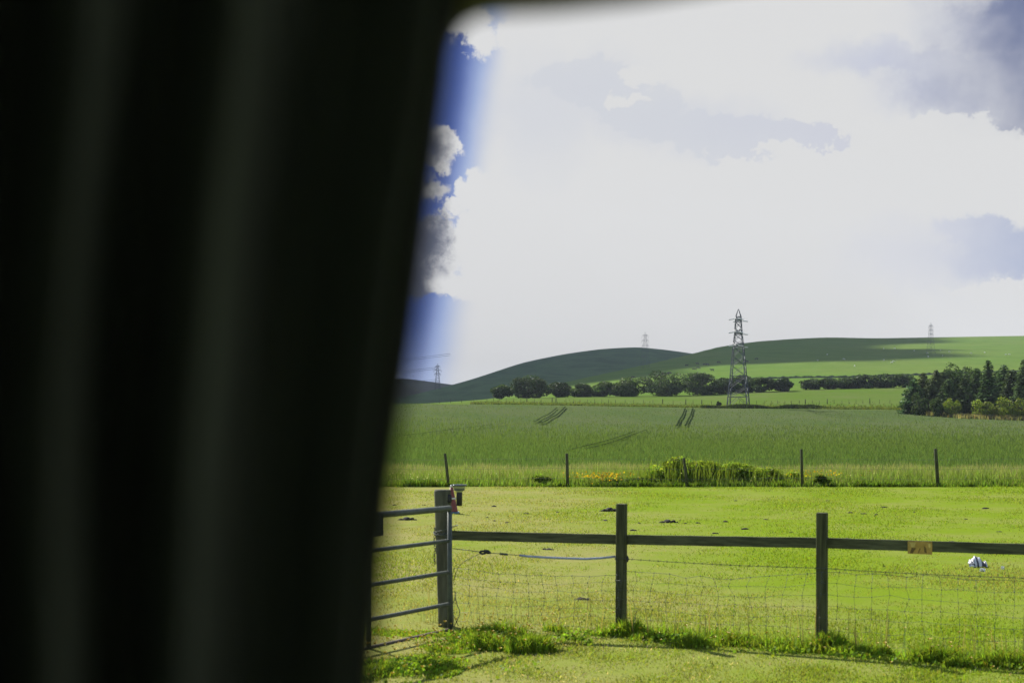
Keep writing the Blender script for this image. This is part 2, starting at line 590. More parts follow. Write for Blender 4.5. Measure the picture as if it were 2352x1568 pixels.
# ------------------------------------------------------------------ terrain
PXC = np.unique(np.concatenate([np.linspace(-12000, -1000, 23), np.linspace(-1000, 600, 41), np.linspace(600, 2700, 176),
                                np.linspace(2700, 4200, 41), np.linspace(4200, 14000, 21)]))
YR = np.unique(np.concatenate([np.linspace(2.5, 50, 40), np.linspace(50, 365, 106), np.linspace(365, 500, 46), np.linspace(500, 2300, 121),
                               np.geomspace(2300, 9000, 24)]))
_tpx = np.array([600, 900, 1130, 1300, 1600, 1800, 2090, 2352, 2700], float)
_tY = np.array([54, 60, 100, 150, 200, 270, 320, 365, 385, 440, 480, 500], float)
_tz = np.array([
    # 54   60   100   150  200  270  320  365  385  440  480  500
    [0.0, .02, 0.45, 1.3, 2.5, 4.8, 7.0, 8.6, 8.7, 8.6, 8.6, 8.6],      # 600
    [0.0, .02, 0.40, 1.2, 2.3, 4.4, 6.7, 8.5, 8.6, 8.6, 8.6, 8.6],      # 900
    [0.0, .02, 0.35, 1.0, 1.9, 3.6, 6.2, 8.1, 9.2, 11.0, 12.0, 12.4],   # 1130
    [0.0, .02, 0.30, 0.8, 1.5, 2.9, 5.6, 7.8, 8.9, 11.0, 12.6, 13.1],   # 1300
    [0.0, .02, 0.25, 0.7, 1.4, 2.6, 5.1, 7.2, 8.3, 11.2, 13.3, 13.9],   # 1600
    [0.0, .02, 0.25, 0.7, 1.35, 2.6, 4.9, 7.0, 8.1, 11.9, 14.9, 15.7],  # 1800
    [0.0, .02, 0.20, 0.65, 1.25, 2.5, 4.5, 6.5, 8.0, 12.5, 16.0, 16.7],  # 2090
    [0.0, .02, 0.15, 0.5, 1.0, 2.2, 3.8, 5.5, 7.2, 12.5, 16.4, 17.2],   # 2352
    [0.0, .02, 0.10, 0.4, 0.9, 2.0, 3.4, 4.9, 6.8, 12.5, 16.6, 17.4]])  # 2700
_spx = np.array([600, 900, 1130, 1180, 1320, 1480, 1595, 1650, 1750, 1900, 2000, 2352, 2700, 4000], float)
_spy = np.array([930, 930, 916, 905, 872, 838, 811, 795, 782, 774, 777, 771, 768, 775], float)
_sYs = np.array([900, 900, 900, 950, 1080, 1230, 1450, 1550, 1700, 1700, 1700, 1700, 1700, 1700], float)
_dY = np.linspace(54, 500, 224)
_ker = np.exp(-0.5 * (np.arange(-10, 11) / 4.5) ** 2)
_ker /= _ker.sum()
_tzd = np.array([np.interp(_dY, _tY, r) for r in _tz])
_tzd = np.array([np.convolve(np.pad(r, 10, mode='edge'), _ker, 'valid') for r in _tzd])
_kx = np.exp(-0.5 * (np.arange(-8, 9) / 3.0) ** 2)
_kx /= _kx.sum()
_dpx = np.arange(600, 2720, 15.0)
_tzx = np.array([np.interp(_dpx, _tpx, _tzd[:, j]) for j in range(len(_dY))]).T       # (px, Y)
_tzx = np.array([np.convolve(np.pad(_tzx[:, j], 8, mode='edge'), _kx, 'valid') for j in range(len(_dY))]).T
_sdx = np.arange(600, 4001, 10.0)
_skd = np.convolve(np.pad(np.interp(_sdx, _spx, _spy), 8, mode='edge'), _kx, 'valid')
_syd = np.convolve(np.pad(np.interp(_sdx, _spx, _sYs), 8, mode='edge'), _kx, 'valid')


def terrain_z(px, Y):
    pc = min(max(px, 600), 2700)
    if Y <= 54:
        return 0.0
    i = min(max((pc - 600) / 15.0, 0), len(_dpx) - 1.001)
    i0 = int(i)
    fi = i - i0

    def at(Yq):
        j = min(max((Yq - 54) / 2.0, 0), len(_dY) - 1.001)
        j0 = int(j)
        fj = j - j0
        a = _tzx[i0, j0] * (1 - fj) + _tzx[i0, j0 + 1] * fj
        b = _tzx[i0 + 1, j0] * (1 - fj) + _tzx[i0 + 1, j0 + 1] * fj
        return a * (1 - fi) + b * fi
    if Y <= 500:
        z = at(Y)
        return z * min(1.0, (Y - 54) / 6.0)
    z5 = at(500)
    py5 = HY - (z5 - EYE) / 500 * F
    sk = float(np.interp(px, _sdx, _skd))
    ys = float(np.interp(px, _sdx, _syd))
    tt = (Y - 500) / (ys - 500)
    if tt <= 1:
        fr = tt + 0.10 * math.sin(math.pi * tt)          # slightly convex
        py = py5 + (sk - py5) * fr
        return EYE + (HY - py) / F * Y
    zs = EYE + (HY - sk) / F * ys
    return max(zs - (Y - ys) * 0.03 - ((Y - ys) / 500) ** 2 * 12, -40)


ZG = np.array([[terrain_z(p, y) for y in YR] for p in PXC])
_lY = np.log(YR)


def ground_z(x, Y):
    px = CX + F * x / Y
    i = np.clip(np.searchsorted(PXC, px) - 1, 0, len(PXC) - 2)
    j = np.clip(np.searchsorted(YR, Y) - 1, 0, len(YR) - 2)
    fx = np.clip((px - PXC[i]) / (PXC[i + 1] - PXC[i]), 0, 1)
    fy = np.clip((Y - YR[j]) / (YR[j + 1] - YR[j]), 0, 1)
    a = ZG[i, j] * (1 - fy) + ZG[i, j + 1] * fy
    b = ZG[i + 1, j] * (1 - fy) + ZG[i + 1, j + 1] * fy
    return a * (1 - fx) + b * fx


def sheet_obj(name, y0, y1, mat, extra=None):
    js = [j for j in range(len(YR)) if y0 - 1e-6 <= YR[j] <= y1 + 1e-6]
    vs, fs = [], []
    nJ = len(js)
    for i, p in enumerate(PXC):
        for j in js:
            vs.append(((p - CX) / F * YR[j], YR[j], ZG[i, j]))
    for i in range(len(PXC) - 1):
        for k in range(nJ - 1):
            a = i * nJ + k
            fs.append((a, a + nJ, a + nJ + 1, a + 1))
    if extra:
        b = len(vs)
        vs += extra
        fs.append((b, b + 1, b + 2, b + 3))
    me = fast_mesh(name, vs, fs, smooth=True)
    return tag(link(name, me, mat), kind='structure')


sheet_obj('pasture', 2.4, 52.8, M_pasture, [(-400, -400, -0.004), (400, -400, -0.004), (400, 2.55, -0.004), (-400, 2.55, -0.004)])
Yw = YR[np.argmin(abs(YR - 53))]
COL.objects.unlink(bpy.data.objects['pasture'])
bpy.data.objects.remove(bpy.data.objects['pasture'])
sheet_obj('pasture', 2.4, Yw, M_pasture, [(-400, -400, -0.004), (400, -400, -0.004), (400, 2.55, -0.004), (-400, 2.55, -0.004)])
sheet_obj('wheat_field', Yw, 365, M_wheat)
sheet_obj('meadow', 365, 500, M_meadow)
sheet_obj('hillside', 500, 9000, M_hill)


def hill(name, mat, px, py, Ys, Yf, pyf, bump=0.0, back=2500, seed=1):
    """a hill whose ridge stands on bearings px at heights py and distances Ys, with its foot at Yf"""
    cols = np.arange(px[0], px[-1] + 1, 12.0)
    ker = _kx
    rpy = np.convolve(np.pad(np.interp(cols, px, py), 8, mode='edge'), ker, 'valid') * 0.6 + np.interp(cols, px, py) * 0.4
    rY = np.interp(cols, px, Ys)
    fY = np.interp(cols, px, Yf)
    fpy = np.interp(cols, px, pyf)
    rows = 46
    vs, fs = [], []
    rg = np.random.default_rng(seed)
    ph = rg.uniform(0, 6.28, 12)
    for c in range(len(cols)):
        for r in range(rows):
            q = r / (rows - 13)
            if q <= 1:
                Y = fY[c] + (rY[c] - fY[c]) * q
                fr = 0.5 * q + 0.5 * math.sin(q * math.pi / 2)
                y = fpy[c] + (rpy[c] - fpy[c]) * fr
                z = EYE + (HY - y) / F * Y
                w = sum(math.sin(cols[c] * 0.004 * (k + 1) + Y * 0.006 * (k % 4 + 1) + ph[k]) / (k + 2) for k in range(10))
                z += w * bump * math.sin(math.pi * min(q, 1)) * 1.0
            else:
                e = (q - 1) / (12 / (rows - 13))
                Y = rY[c] + e * back
                z0 = EYE + (HY - rpy[c]) / F * rY[c]
                z = z0 * (1 - e) ** 1.2 - 60 * e - 0.02 * (Y - rY[c])
            vs.append(((cols[c] - CX) / F * Y, Y, z))
    for c in range(len(cols) - 1):
        for r in range(rows - 1):
            a = c * rows + r
            fs.append((a, a + rows, a + rows + 1, a + 1))
    me = fast_mesh(name, vs, fs, smooth=True)
    return tag(link(name, me, mat), kind='structure')


mid_px = [-2500, 600, 800, 865, 975, 1040, 1060, 1100, 1200, 1300, 1380, 1465, 1530, 1595, 1700, 1900, 2300]
mid_py = [945, 940, 932, 926, 900, 883, 878, 866, 832, 812, 801, 796, 803, 812, 832, 870, 905]
mid_Y = [1200, 1200, 1250, 1300, 1430, 1600, 1650, 1750, 2000, 2150, 2200, 2250, 2250, 2250, 2250, 2250, 2250]
hill('hill', M_moor, mid_px, mid_py, mid_Y, [820] * len(mid_px), [940] * len(mid_px), bump=2.5, seed=3)
hill('hill', M_heath, [-3000, 500, 800, 860, 900, 940, 975, 1010, 1100], [790, 845, 856, 863, 871, 883, 900, 918, 945], [2500] * 9, [1700] * 9, [945] * 9, seed=4)
hill('hill', M_heath, [-3000, 400, 800, 860, 935, 980, 1030, 1060, 1200, 1400], [850, 856, 865, 867, 869, 875, 882, 886, 900, 920], [3300] * 10, [2600] * 10, [945] * 10, seed=5)


def ground_pt(px, py, y_lo=60, y_hi=2400):
    """walk out along a bearing until the ground comes up to the sight line"""
    best = None
    for Y in np.geomspace(y_lo, y_hi, 1500):
        z = float(ground_z(np.array((px - CX) / F * Y), np.array(Y)))
        q = HY - (z - EYE) / Y * F
        if q <= py:
            return Vector(((px - CX) / F * Y, Y, z))
    return None


# ------------------------------------------------------------------ cloud that shades the hills
def shade_cloud():
    H = 2050.0
    out = []
    for (px, py) in ((1180, 906), (1260, 890), (1330, 878), (1400, 866), (1480, 851), (1600, 839), (1700, 831), (1800, 826), (1900, 823), (1980, 816), (2050, 807), (2110, 801),
                     (2075, 796.5), (2000, 796.5), (1930, 797), (1880, 795), (1930, 789.5), (2000, 785.5), (2080, 780.5)):
        p = ground_pt(px, py, 501)
        if p is None:
            Y = float(np.interp(px, _spx, _sYs))
            p = Vector(((px - CX) / F * Y, Y, 60))
        out.append(p)
    out += [Vector((530, 1800, 100)), Vector((600, 2500, 40)), Vector((300, 3500, 60)), Vector((-600, 3600, 100)), Vector((-1100, 3400, 60)), Vector((-900, 2200, 30)), Vector((-500, 1000, 20)), Vector((-150, 800, 12)), Vector((-40, 850, 15))]
    poly = np.array([[p.x + (H - p.z) * SUN.x / SUN.z, p.y + (H - p.z) * SUN.y / SUN.z] for p in out])
    # densify and roughen
    pts = []
    for i in range(len(poly)):
        a, b = poly[i], poly[(i + 1) % len(poly)]
        n = max(2, int(np.linalg.norm(b - a) / 40))
        for k in range(n):
            pts.append(a + (b - a) * k / n)
    pts = np.array(pts)
    lo, hi = pts.min(0), pts.max(0)
    step = 22.0
    xs = np.arange(lo[0] - step, hi[0] + 2 * step, step)
    ys = np.arange(lo[1] - step, hi[1] + 2 * step, step)
    X, Y = np.meshgrid(xs, ys, indexing='ij')
    inside = np.zeros(X.shape, bool)
    n = len(poly)
    j = n - 1
    for i in range(n):
        xi, yi = poly[i]
        xj, yj = poly[j]
        cond = ((yi > Y) != (yj > Y)) & (X < (xj - xi) * (Y - yi) / (yj - yi + 1e-9) + xi)
        inside ^= cond
        j = i
    dist = np.full(X.shape, 1e9)
    for k in range(0, len(pts), 1):
        dist = np.minimum(dist, np.hypot(X - pts[k, 0], Y - pts[k, 1]))
    d = np.where(inside, dist, 0)
    lump = 0.5 + 0.22 * np.sin(X / 71 + 1) * np.cos(Y / 83) + 0.16 * np.sin(X / 33 + Y / 41) + 0.1 * np.sin(X / 17 - Y / 23)
    th = np.minimum(np.sqrt(np.maximum(d, 0)) * 14, 330) * (0.5 + lump * 0.7)
    idx = -np.ones(X.shape, int)
    vs, fs = [], []
    keep = inside
    for i in range(X.shape[0]):
        for jj in range(X.shape[1]):
            if keep[i, jj]:
                idx[i, jj] = len(vs) // 2
                vs.append((X[i, jj], Y[i, jj], H + th[i, jj] + 2))
                vs.append((X[i, jj], Y[i, jj], H - 0.12 * th[i, jj] - 2))
    for i in range(X.shape[0] - 1):
        for jj in range(X.shape[1] - 1):
            q = (idx[i, jj], idx[i + 1, jj], idx[i + 1, jj + 1], idx[i, jj + 1])
            if min(q) >= 0:
                fs.append(tuple(2 * k for k in q))
                fs.append(tuple(2 * k + 1 for k in reversed(q)))
    me = fast_mesh('cloud', vs, fs, smooth=True)
    tag(link('cloud', me, M_cloud), kind='structure')


shade_cloud()


# ------------------------------------------------------------------ blades
def blades(name, pos, h, w, col, lean=0.35, mat=None, droop=0.0, face=None, tipcol=None, label=None, kind='stuff', cat=None, parent=None):
    n = len(pos)
    ang = RNG.uniform(0, 2 * np.pi, n) if face is None else face
    la = RNG.uniform(0, 2 * np.pi, n)
    ll = np.abs(RNG.normal(0, lean, n)) * h
    s = np.stack([np.cos(ang), np.sin(ang), np.zeros(n)], 1) * (w / 2)[:, None]
    L = np.stack([np.cos(la), np.sin(la), np.zeros(n)], 1) * ll[:, None]
    up = np.stack([np.zeros(n), np.zeros(n), h], 1)
    b0, b1 = pos - s, pos + s
    mid = pos + up * 0.6 + L * 0.4
    m0, m1 = mid - s * 0.75, mid + s * 0.75
    tip = pos + up * (1 - droop) + L
    v = np.stack([b0, b1, m0, m1, tip], 1).reshape(-1, 3)
    o = np.arange(n)[:, None] * 5
    tris = np.concatenate([o + np.array([[0, 1, 3]]), o + np.array([[0, 3, 2]]), o + np.array([[2, 3, 4]])], 0)
    c = np.repeat(col[:, None, :], 5, 1)
    if tipcol is not None:
        c[:, 4, :] = tipcol
        c[:, 2:4, :] = 0.5 * c[:, 2:4, :] + 0.5 * tipcol[:, None, :]
    me = fast_mesh(name, v, tris, c.reshape(-1, 3))
    ob = link(name, me, mat or M_grass, parent)
    if parent is None:
        tag(ob, label, cat, None, kind)
    return ob


def vary(base, n, amt=0.2, hue=0.12):
    b = np.array(base)[None, :]
    c = b * (1 + RNG.normal(0, amt, (n, 1))) * (1 + RNG.normal(0, hue, (n, 3)))
    return np.clip(c, 0.004, 0.9)


def smooth_noise(x, y, s, seed=0):
    r = np.random.default_rng(seed)
    t = np.zeros_like(x)
    for k in range(7):
        a = r.uniform(0, 6.28)
        f = s * r.uniform(0.6, 2.2)
        t += np.sin((x * np.cos(a) + y * np.sin(a)) * f + r.uniform(0, 6.28))
    return t / 4.0


# short turf of the pasture
def turf():
    n = 460000
    u = RNG.uniform(-0.42, 0.48, n)
    q = RNG.uniform(0, 1, n)
    Y = 1.0 / (1 / 9.5 + (1 / 50.5 - 1 / 9.5) * q)           # even over the seen surface
    sel = RNG.uniform(0, 1, n) < 0.35
    Y[sel] = RNG.uniform(9.5, 50.5, sel.sum())
    sel = RNG.uniform(0, 1, n) < 0.10
    Y[sel] = RNG.uniform(10.2, 13.5, sel.sum())
    x = u * Y
    ns = smooth_noise(x, Y, 1.1, 3) + 0.6 * smooth_noise(x, Y, 4.0, 4)
    keep = ns + RNG.normal(0, 0.6, n) > -0.15
    x, Y, ns = x[keep], Y[keep], ns[keep]
    m = len(x)
    h = np.clip(0.011 + 0.007 * ns + RNG.exponential(0.005, m), 0.005, 0.05) * (1 + Y / 45)
    dry = np.clip(0.5 + 0.5 * smooth_noise(x, Y, 0.5, 5) + np.interp(x, [-2, 5], [0.22, -0.42]) + RNG.normal(0, 0.25, m), 0, 1)
    c = vary((0.168, 0.245, 0.019), m, 0.18, 0.08) * (1 - dry[:, None]) + vary((0.262, 0.247, 0.088), m, 0.16, 0.06) * dry[:, None]
    pos = np.stack([x, Y, np.full(m, -0.004)], 1)
    blades('grass', pos, h, np.full(m, 0.010) * (0.6 + Y / 30), c, 0.8, label='short grazed grass of the sunlit pasture', cat='grass')


turf()

def straw():
    n = 5200
    x = RNG.uniform(-2.2, 5.2, n)
    Y = RNG.uniform(10.6, 13.6, n)
    far = RNG.uniform(0, 1, n) < 0.35
    Y[far] = RNG.uniform(14.2, 24, far.sum())
    x[far] = RNG.normal(0.6, 1.1, far.sum())
    nz = smooth_noise(x, Y, 2.2, 61) + 0.6 * smooth_noise(x, Y, 6.0, 62)
    k = nz + RNG.normal(0, .25, n) > 0.15
    x, Y = x[k], Y[k]
    m = len(x)
    blades('dead_grass', np.stack([x, Y, np.full(m, -0.002)], 1), RNG.uniform(0.012, 0.032, m), RNG.uniform(0.006, 0.014, m), vary((0.42, 0.37, 0.22), m, .25, .06), 1.3,
           label='pale dead grass bits strewn over the worn turf', cat='grass')


straw()

# fence line of the near fence (ground positions)
FA = Vector((-0.70, 14.40, 0))
FP = [Vector((hz_px(1427, 13.87), 13.87, 0)), Vector((hz_px(1888, 12.96), 12.96, 0))]
step_f = (FP[1] - FP[0])
for k in range(1, 4):
    FP.append(FP[1] + step_f * k)


def fence_y(x):
    return FP[0].y + (x - FP[0].x) * step_f.y / step_f.x


def tufts():
    """longer grass left uncut under the near fence and gate"""
    P, Hh, Cc, Ww = [], [], [], []
    n = 60000
    x = RNG.uniform(-2.6, 7.0, n)
    off = RNG.normal(-0.22, 0.20, n)
    Y = np.where(x < 0.3, 14.1 + (x + 0.7) * -0.25, 0) + np.where(x >= 0.3, fence_y(x), 0) + off
    nz = smooth_noise(x, Y * 1.5, 3.2, 11) + 0.7 * smooth_noise(x, Y, 8.0, 12)
    keep = nz + RNG.normal(0, 0.25, n) > np.interp(np.abs(off + 0.22), [0, 0.45], [-0.3, 1.1])
    x, Y, nz = x[keep], Y[keep], nz[keep]
    P.append(np.stack([x, Y, np.full(len(x), -0.005)], 1))
    Hh.append(np.clip(0.03 + 0.04 * nz + RNG.exponential(0.024, len(x)), 0.015, 0.26) * np.interp(x, [-0.62, -0.3], [0.25, 1.0]))
    Cc.append(vary((0.190, 0.275, 0.028), len(x), 0.3, 0.12))
    # lush clumps: (bearing, distance, radius x, radius y, height, count)
    for (px, Yc, rx, ry, hh, cnt) in ((890, 11.7, 0.62, 0.46, 0.085, 9500), (965, 12.05, 0.50, 0.42, 0.075, 7500), (1085, 13.35, 0.24, 0.2, 0.11, 2200), (1120, 13.0, 0.42, 0.24, 0.16, 3600), (1215, 12.75, 0.24, 0.17, 0.19, 2400),
                                      (1160, 13.7, 0.25, 0.12, 0.22, 1500), (1030, 12.9, 0.3, 0.3, 0.07, 1800),
                                      (1440, 13.72, 0.24, 0.09, 0.19, 1100), (1500, 13.45, 0.28, 0.10, 0.12, 1300), (1600, 13.05, 0.25, 0.11, 0.12, 1300), (1912, 12.84, 0.24, 0.09, 0.20, 1100),
                                      (1990, 12.6, 0.34, 0.12, 0.13, 2000), (2130, 12.25, 0.46, 0.13, 0.15, 3200), (2290, 12.0, 0.45, 0.16, 0.16, 3600), (2400, 12.0, 0.4, 0.2, 0.18, 3000), (1690, 13.2, 0.28, 0.10, 0.12, 1200), (1790, 13.0, 0.25, 0.1, 0.12, 1100)):
        r = np.sqrt(RNG.uniform(0, 1, cnt))
        a = RNG.uniform(0, 6.283, cnt)
        xx = hz_px(px, Yc) + rx * r * np.cos(a)
        yy = Yc + ry * r * np.sin(a)
        nn = smooth_noise(xx, yy, 7.0, 17)
        kp = nn + RNG.normal(0, .35, cnt) > -0.35 + 0.9 * r ** 3
        xx, yy, r, nn = xx[kp], yy[kp], r[kp], nn[kp]
        P.append(np.stack([xx, yy, np.full(len(xx), -0.005)], 1))
        Hh.append(np.clip(hh * (1.05 - 0.7 * r ** 2) * RNG.uniform(0.45, 1.15, len(xx)) * (1 + 0.25 * nn), 0.03, 0.4))
        Cc.append(vary((0.180, 0.265, 0.028), len(xx), 0.3, 0.12))
    P = np.concatenate(P)
    Hh = np.concatenate(Hh)
    Cc = np.concatenate(Cc)
    blades('grass', P, Hh, RNG.uniform(0.006, 0.016, len(P)), Cc, 0.5, droop=0.12, label='uncut longer grass along the foot of the near fence and gate', cat='grass')
    # tall seeding stems
    n = 160
    x = RNG.uniform(-1.0, 5.5, n)
    Y = fence_y(x) + RNG.normal(-0.1, 0.1, n)
    blades('grass', np.stack([x, Y, np.zeros(n)], 1), RNG.uniform(0.25, 0.5, n), np.full(n, 0.008), vary((0.22, 0.22, 0.09), n), 0.2,
           label='pale seeding grass stems beside the near fence posts', cat='grass')


tufts()


def leafy(name, pos, size, col, mat, flat=0.4, parent=None):
    """a cloud of small leaf faces"""
    n = len(pos)
    a = RNG.normal(size=(n, 3))
    a /= np.linalg.norm(a, axis=1)[:, None]
    b = np.cross(a, RNG.normal(size=(n, 3)))
    b /= np.linalg.norm(b, axis=1)[:, None]
    s = size[:, None] * 0.5
    v = np.stack([pos - a * s * 1.25, pos + b * s * flat * 1.6, pos + a * s * 1.25, pos - b * s * flat * 1.6], 1).reshape(-1, 3)
    f = np.arange(n * 4).reshape(n, 4)
    return fast_mesh(name, v, f, np.repeat(col, 4, 0))


# clover and dock leaves in the tufts
def weeds():
    n = 5200
    x = RNG.uniform(-2.4, 6.0, n)
    Y = np.where(x < 0.3, 13.2, fence_y(x) - 0.42) + RNG.normal(0, 0.14, n)
    sel = RNG.uniform(0, 1, n) < 0.28
    x[sel] = RNG.normal(-0.95, 0.42, sel.sum())
    Y[sel] = RNG.normal(11.7, 0.28, sel.sum())
    sel = (x < -0.45) & (Y > 12.3)
    x[sel] += 1.2
    nz = smooth_noise(x, Y, 5.0, 23)
    k = nz + RNG.normal(0, .2, n) > 0.0
    x, Y, nz = x[k], Y[k], nz[k]
    z = np.clip(0.03 + 0.05 * nz, 0.01, 0.14) * RNG.uniform(0.5, 1.4, len(x))
    me = leafy('clover', np.stack([x, Y, z], 1), RNG.uniform(0.014, 0.034, len(x)), vary((0.15, 0.24, 0.026), len(x), .25, .1), M_grass, 0.7)
    tag(link('clover', me, M_grass), 'low broad leaved weeds mixed in the uncut grass', 'weeds', None, 'stuff')
    # buttercups
    n = 280
    x = RNG.uniform(-1.4, 5.0, n)
    Y = np.where(x < 0.3, 13.3, fence_y(x) - 0.25) + RNG.normal(0, 0.3, n)
    x[:95] = RNG.normal(-0.95, 0.35, 95)
    Y[:95] = RNG.normal(12.2, 0.5, 95)
    x[95:150] = RNG.normal(-0.2, 0.4, 55)
    Y[95:150] = RNG.normal(13.1, 0.4, 55)
    mb = MB()
    for i in range(n):
        h = random.uniform(0.05, 0.22)
        r = random.uniform(0.011, 0.020)
        c = (x[i], Y[i], h)
        vs = [(c[0], c[1], c[2] - r * .5)] + [(c[0] + r * math.cos(k * 1.2566), c[1] + r * math.sin(k * 1.2566), c[2] + r * 0.35) for k in range(5)]
        mb.raw(vs, [(0, 1 + k, 1 + (k + 1) % 5) for k in range(5)])
    tag(mb.build('buttercups', M_yellow), 'tiny yellow buttercups scattered in the grass by the gate and fence', 'flowers', None, 'stuff')


weeds()


# verge of tall grass beyond the pasture
def verge():
    n = 104000
    x = RNG.uniform(-20, 26, n)
    Y = RNG.uniform(49.0, 55.0, n)
    nz = smooth_noise(x, Y, 0.8, 31) + 0.6 * smooth_noise(x, Y, 2.2, 32)
    h = np.interp(Y, [49, 49.6, 51, 55], [0.18, 0.36, 0.56, 0.66]) * (1 + 0.12 * nz) * RNG.uniform(0.7, 1.15, n)
    t = np.clip((Y - 49) / 6, 0, 1)[:, None]
    c = vary((0.140, 0.225, 0.034), n, 0.22, 0.1) * (1 - t * .3) + vary((0.210, 0.225, 0.085), n, 0.2, 0.08) * t * .3
    tip = vary((0.255, 0.250, 0.160), n, 0.2, 0.06)
    grn = RNG.uniform(0, 1, n) > np.interp(Y, [49, 52, 55], [0.08, 0.42, 0.8])
    tip[grn] = vary((0.165, 0.245, 0.055), grn.sum(), 0.2, 0.08)
    blades('tall_grass', np.stack([x, Y, np.full(n, -0.02)], 1), h, RNG.uniform(0.014, 0.035, n), c, 0.22, tipcol=tip,
           label='strip of tall seeding grass between the pasture and the wheat', cat='grass')
    # ragged dark green edge towards the pasture
    n = 15500
    x = RNG.uniform(-20, 26, n)
    nz = smooth_noise(x, x * 0, 1.3, 35) + 0.6 * smooth_noise(x, x * 0, 3.5, 36)
    Y = 48.75 + RNG.exponential(0.22, n)
    k = nz + RNG.normal(0, 0.35, n) > -0.1
    x, Y, nz = x[k], Y[k], nz[k]
    blades('tall_grass', np.stack([x, Y, np.full(len(x), -0.02)], 1), np.clip(0.16 + 0.12 * nz, 0.06, 0.5) * RNG.uniform(0.6, 1.3, len(x)), RNG.uniform(0.02, 0.04, len(x)),
           vary((0.100, 0.165, 0.022), len(x), 0.35, 0.1), 0.5, label='ragged dark green weeds edging the far side of the pasture', cat='grass')
    # yellow flowers on the verge
    P, Z = [], []
    for (px, sx, cnt, z0, z1) in ((1375, 0.6, 180, 0.30, 0.50), (1395, 0.3, 80, 0.1, 0.4), (1875, 0.6, 90, 0.35, 0.58)):
        P.append(RNG.normal(hz_px(px, 49.3), sx, cnt))
        Z.append(RNG.uniform(z0, z1, cnt))
    xx, zz = np.concatenate(P), np.concatenate(Z)
    yy = RNG.uniform(48.85, 49.8, len(xx))
    me = leafy('flower', np.stack([xx, yy, zz], 1), RNG.uniform(0.035, 0.07, len(xx)), vary((0.36, 0.27, 0.025), len(xx), .15, .08), M_grass, 0.7)
    tag(link('verge_flowers', me, M_grass), 'patches of yellow flowers on the grass verge by the fence posts', 'flowers', None, 'stuff')
    n = 110
    xx = np.concatenate([RNG.normal(hz_px(930, 49), 1.0, 70), RNG.uniform(-5, 20, 40)])
    me = leafy('flower', np.stack([xx, RNG.uniform(48.8, 50, n), RNG.uniform(0.2, 0.5, n)], 1), RNG.uniform(0.02, 0.045, n), vary((0.36, 0.38, 0.27), n, .1, .03), M_grass, 0.7)
    tag(link('verge_flowers', me, M_grass), 'tiny white flower heads dotted along the grass verge', 'flowers', None, 'stuff')


verge()


# standing wheat
def wheat():
    n = 320000
    u = RNG.uniform(-0.40, 0.50, n)
    q = RNG.uniform(0, 1, n)
    Y = 1.0 / (1 / 54.5 + (1 / 360.0 - 1 / 54.5) * q)
    sel = RNG.uniform(0, 1, n) < 0.3
    Y[sel] = RNG.uniform(54.5, 130, sel.sum())
    x = u * Y
    z = ground_z(x, Y)
    nz = smooth_noise(x, Y, 0.5, 41)
    h = np.interp(Y, [54, 120, 360], [0.58, 0.46, 0.36]) * RNG.uniform(0.75, 1.15, n) * (1 + 0.06 * nz)
    w = RNG.uniform(0.02, 0.05, n) * np.interp(Y, [54, 150, 360], [1.0, 1.7, 3.0])
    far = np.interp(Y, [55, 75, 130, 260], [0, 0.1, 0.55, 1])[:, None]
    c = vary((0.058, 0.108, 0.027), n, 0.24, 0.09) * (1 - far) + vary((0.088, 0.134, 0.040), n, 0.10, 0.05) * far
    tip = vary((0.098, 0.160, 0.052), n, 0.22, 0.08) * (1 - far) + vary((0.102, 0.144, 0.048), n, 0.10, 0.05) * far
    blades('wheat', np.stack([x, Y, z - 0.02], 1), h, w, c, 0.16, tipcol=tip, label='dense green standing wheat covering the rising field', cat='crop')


wheat()


# tractor wheel tracks through the wheat
def track(pts, width=0.45):
    path = []
    for (px, py) in pts:
        p = ground_pt(px, py, 56, 500)
        path.append(p)
    # smooth resample
    xs = np.array([p.x for p in path])
    ys = np.array([p.y for p in path])
    tt = np.linspace(0, 1, len(path))
    ts = np.linspace(0, 1, 40)
    xi, yi = np.interp(ts, tt, xs), np.interp(ts, tt, ys)
    ker = np.ones(7) / 7
    xi = np.convolve(np.pad(xi, 3, mode='edge'), ker, 'valid')
    yi = np.convolve(np.pad(yi, 3, mode='edge'), ker, 'valid')
    zi = ground_z(xi, yi)
    vs, fs = [], []
    for i in range(40):
        j = min(i + 1, 39)
        k = max(i - 1, 0)
        d = Vector((xi[j] - xi[k], yi[j] - yi[k], 0)).normalized()
        s = Vector((d.y, -d.x, 0)) * width * random.uniform(0.35, 0.6)
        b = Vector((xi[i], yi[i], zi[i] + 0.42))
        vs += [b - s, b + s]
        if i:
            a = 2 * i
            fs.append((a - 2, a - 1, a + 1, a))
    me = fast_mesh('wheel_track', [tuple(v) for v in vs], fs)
    tag(link('wheel_track', me, M_soil_shade), kind='structure')


track([(1224, 974), (1242, 963), (1258, 957), (1270, 948), (1280, 939)], 0.36)
track([(1238, 977), (1262, 965), (1279, 957), (1291, 946), (1299, 937)], 0.46)
track([(1552, 985), (1560, 969), (1567, 960), (1571, 950), (1574, 940)], 0.40)
track([(1573, 984), (1580, 969), (1586, 960), (1589, 950), (1592, 940)], 0.40)
track([(1300, 1050), (1340, 1037), (1390, 1023), (1430, 1008), (1462, 995)], 0.20)
track([(1340, 1046), (1385, 1033), (1425, 1019), (1455, 1005), (1488, 992)], 0.20)
track([(920, 1010), (980, 1002), (1060, 990), (1120, 982), (1165, 976)], 0.30)
track([(1850, 943), (1880, 951), (1915, 957), (1960, 962)], 0.36)
track([(1900, 944), (1930, 952), (1960, 957), (2000, 962)], 0.28)
track([(1690, 978), (1600, 985), (1480, 990)], 0.20)


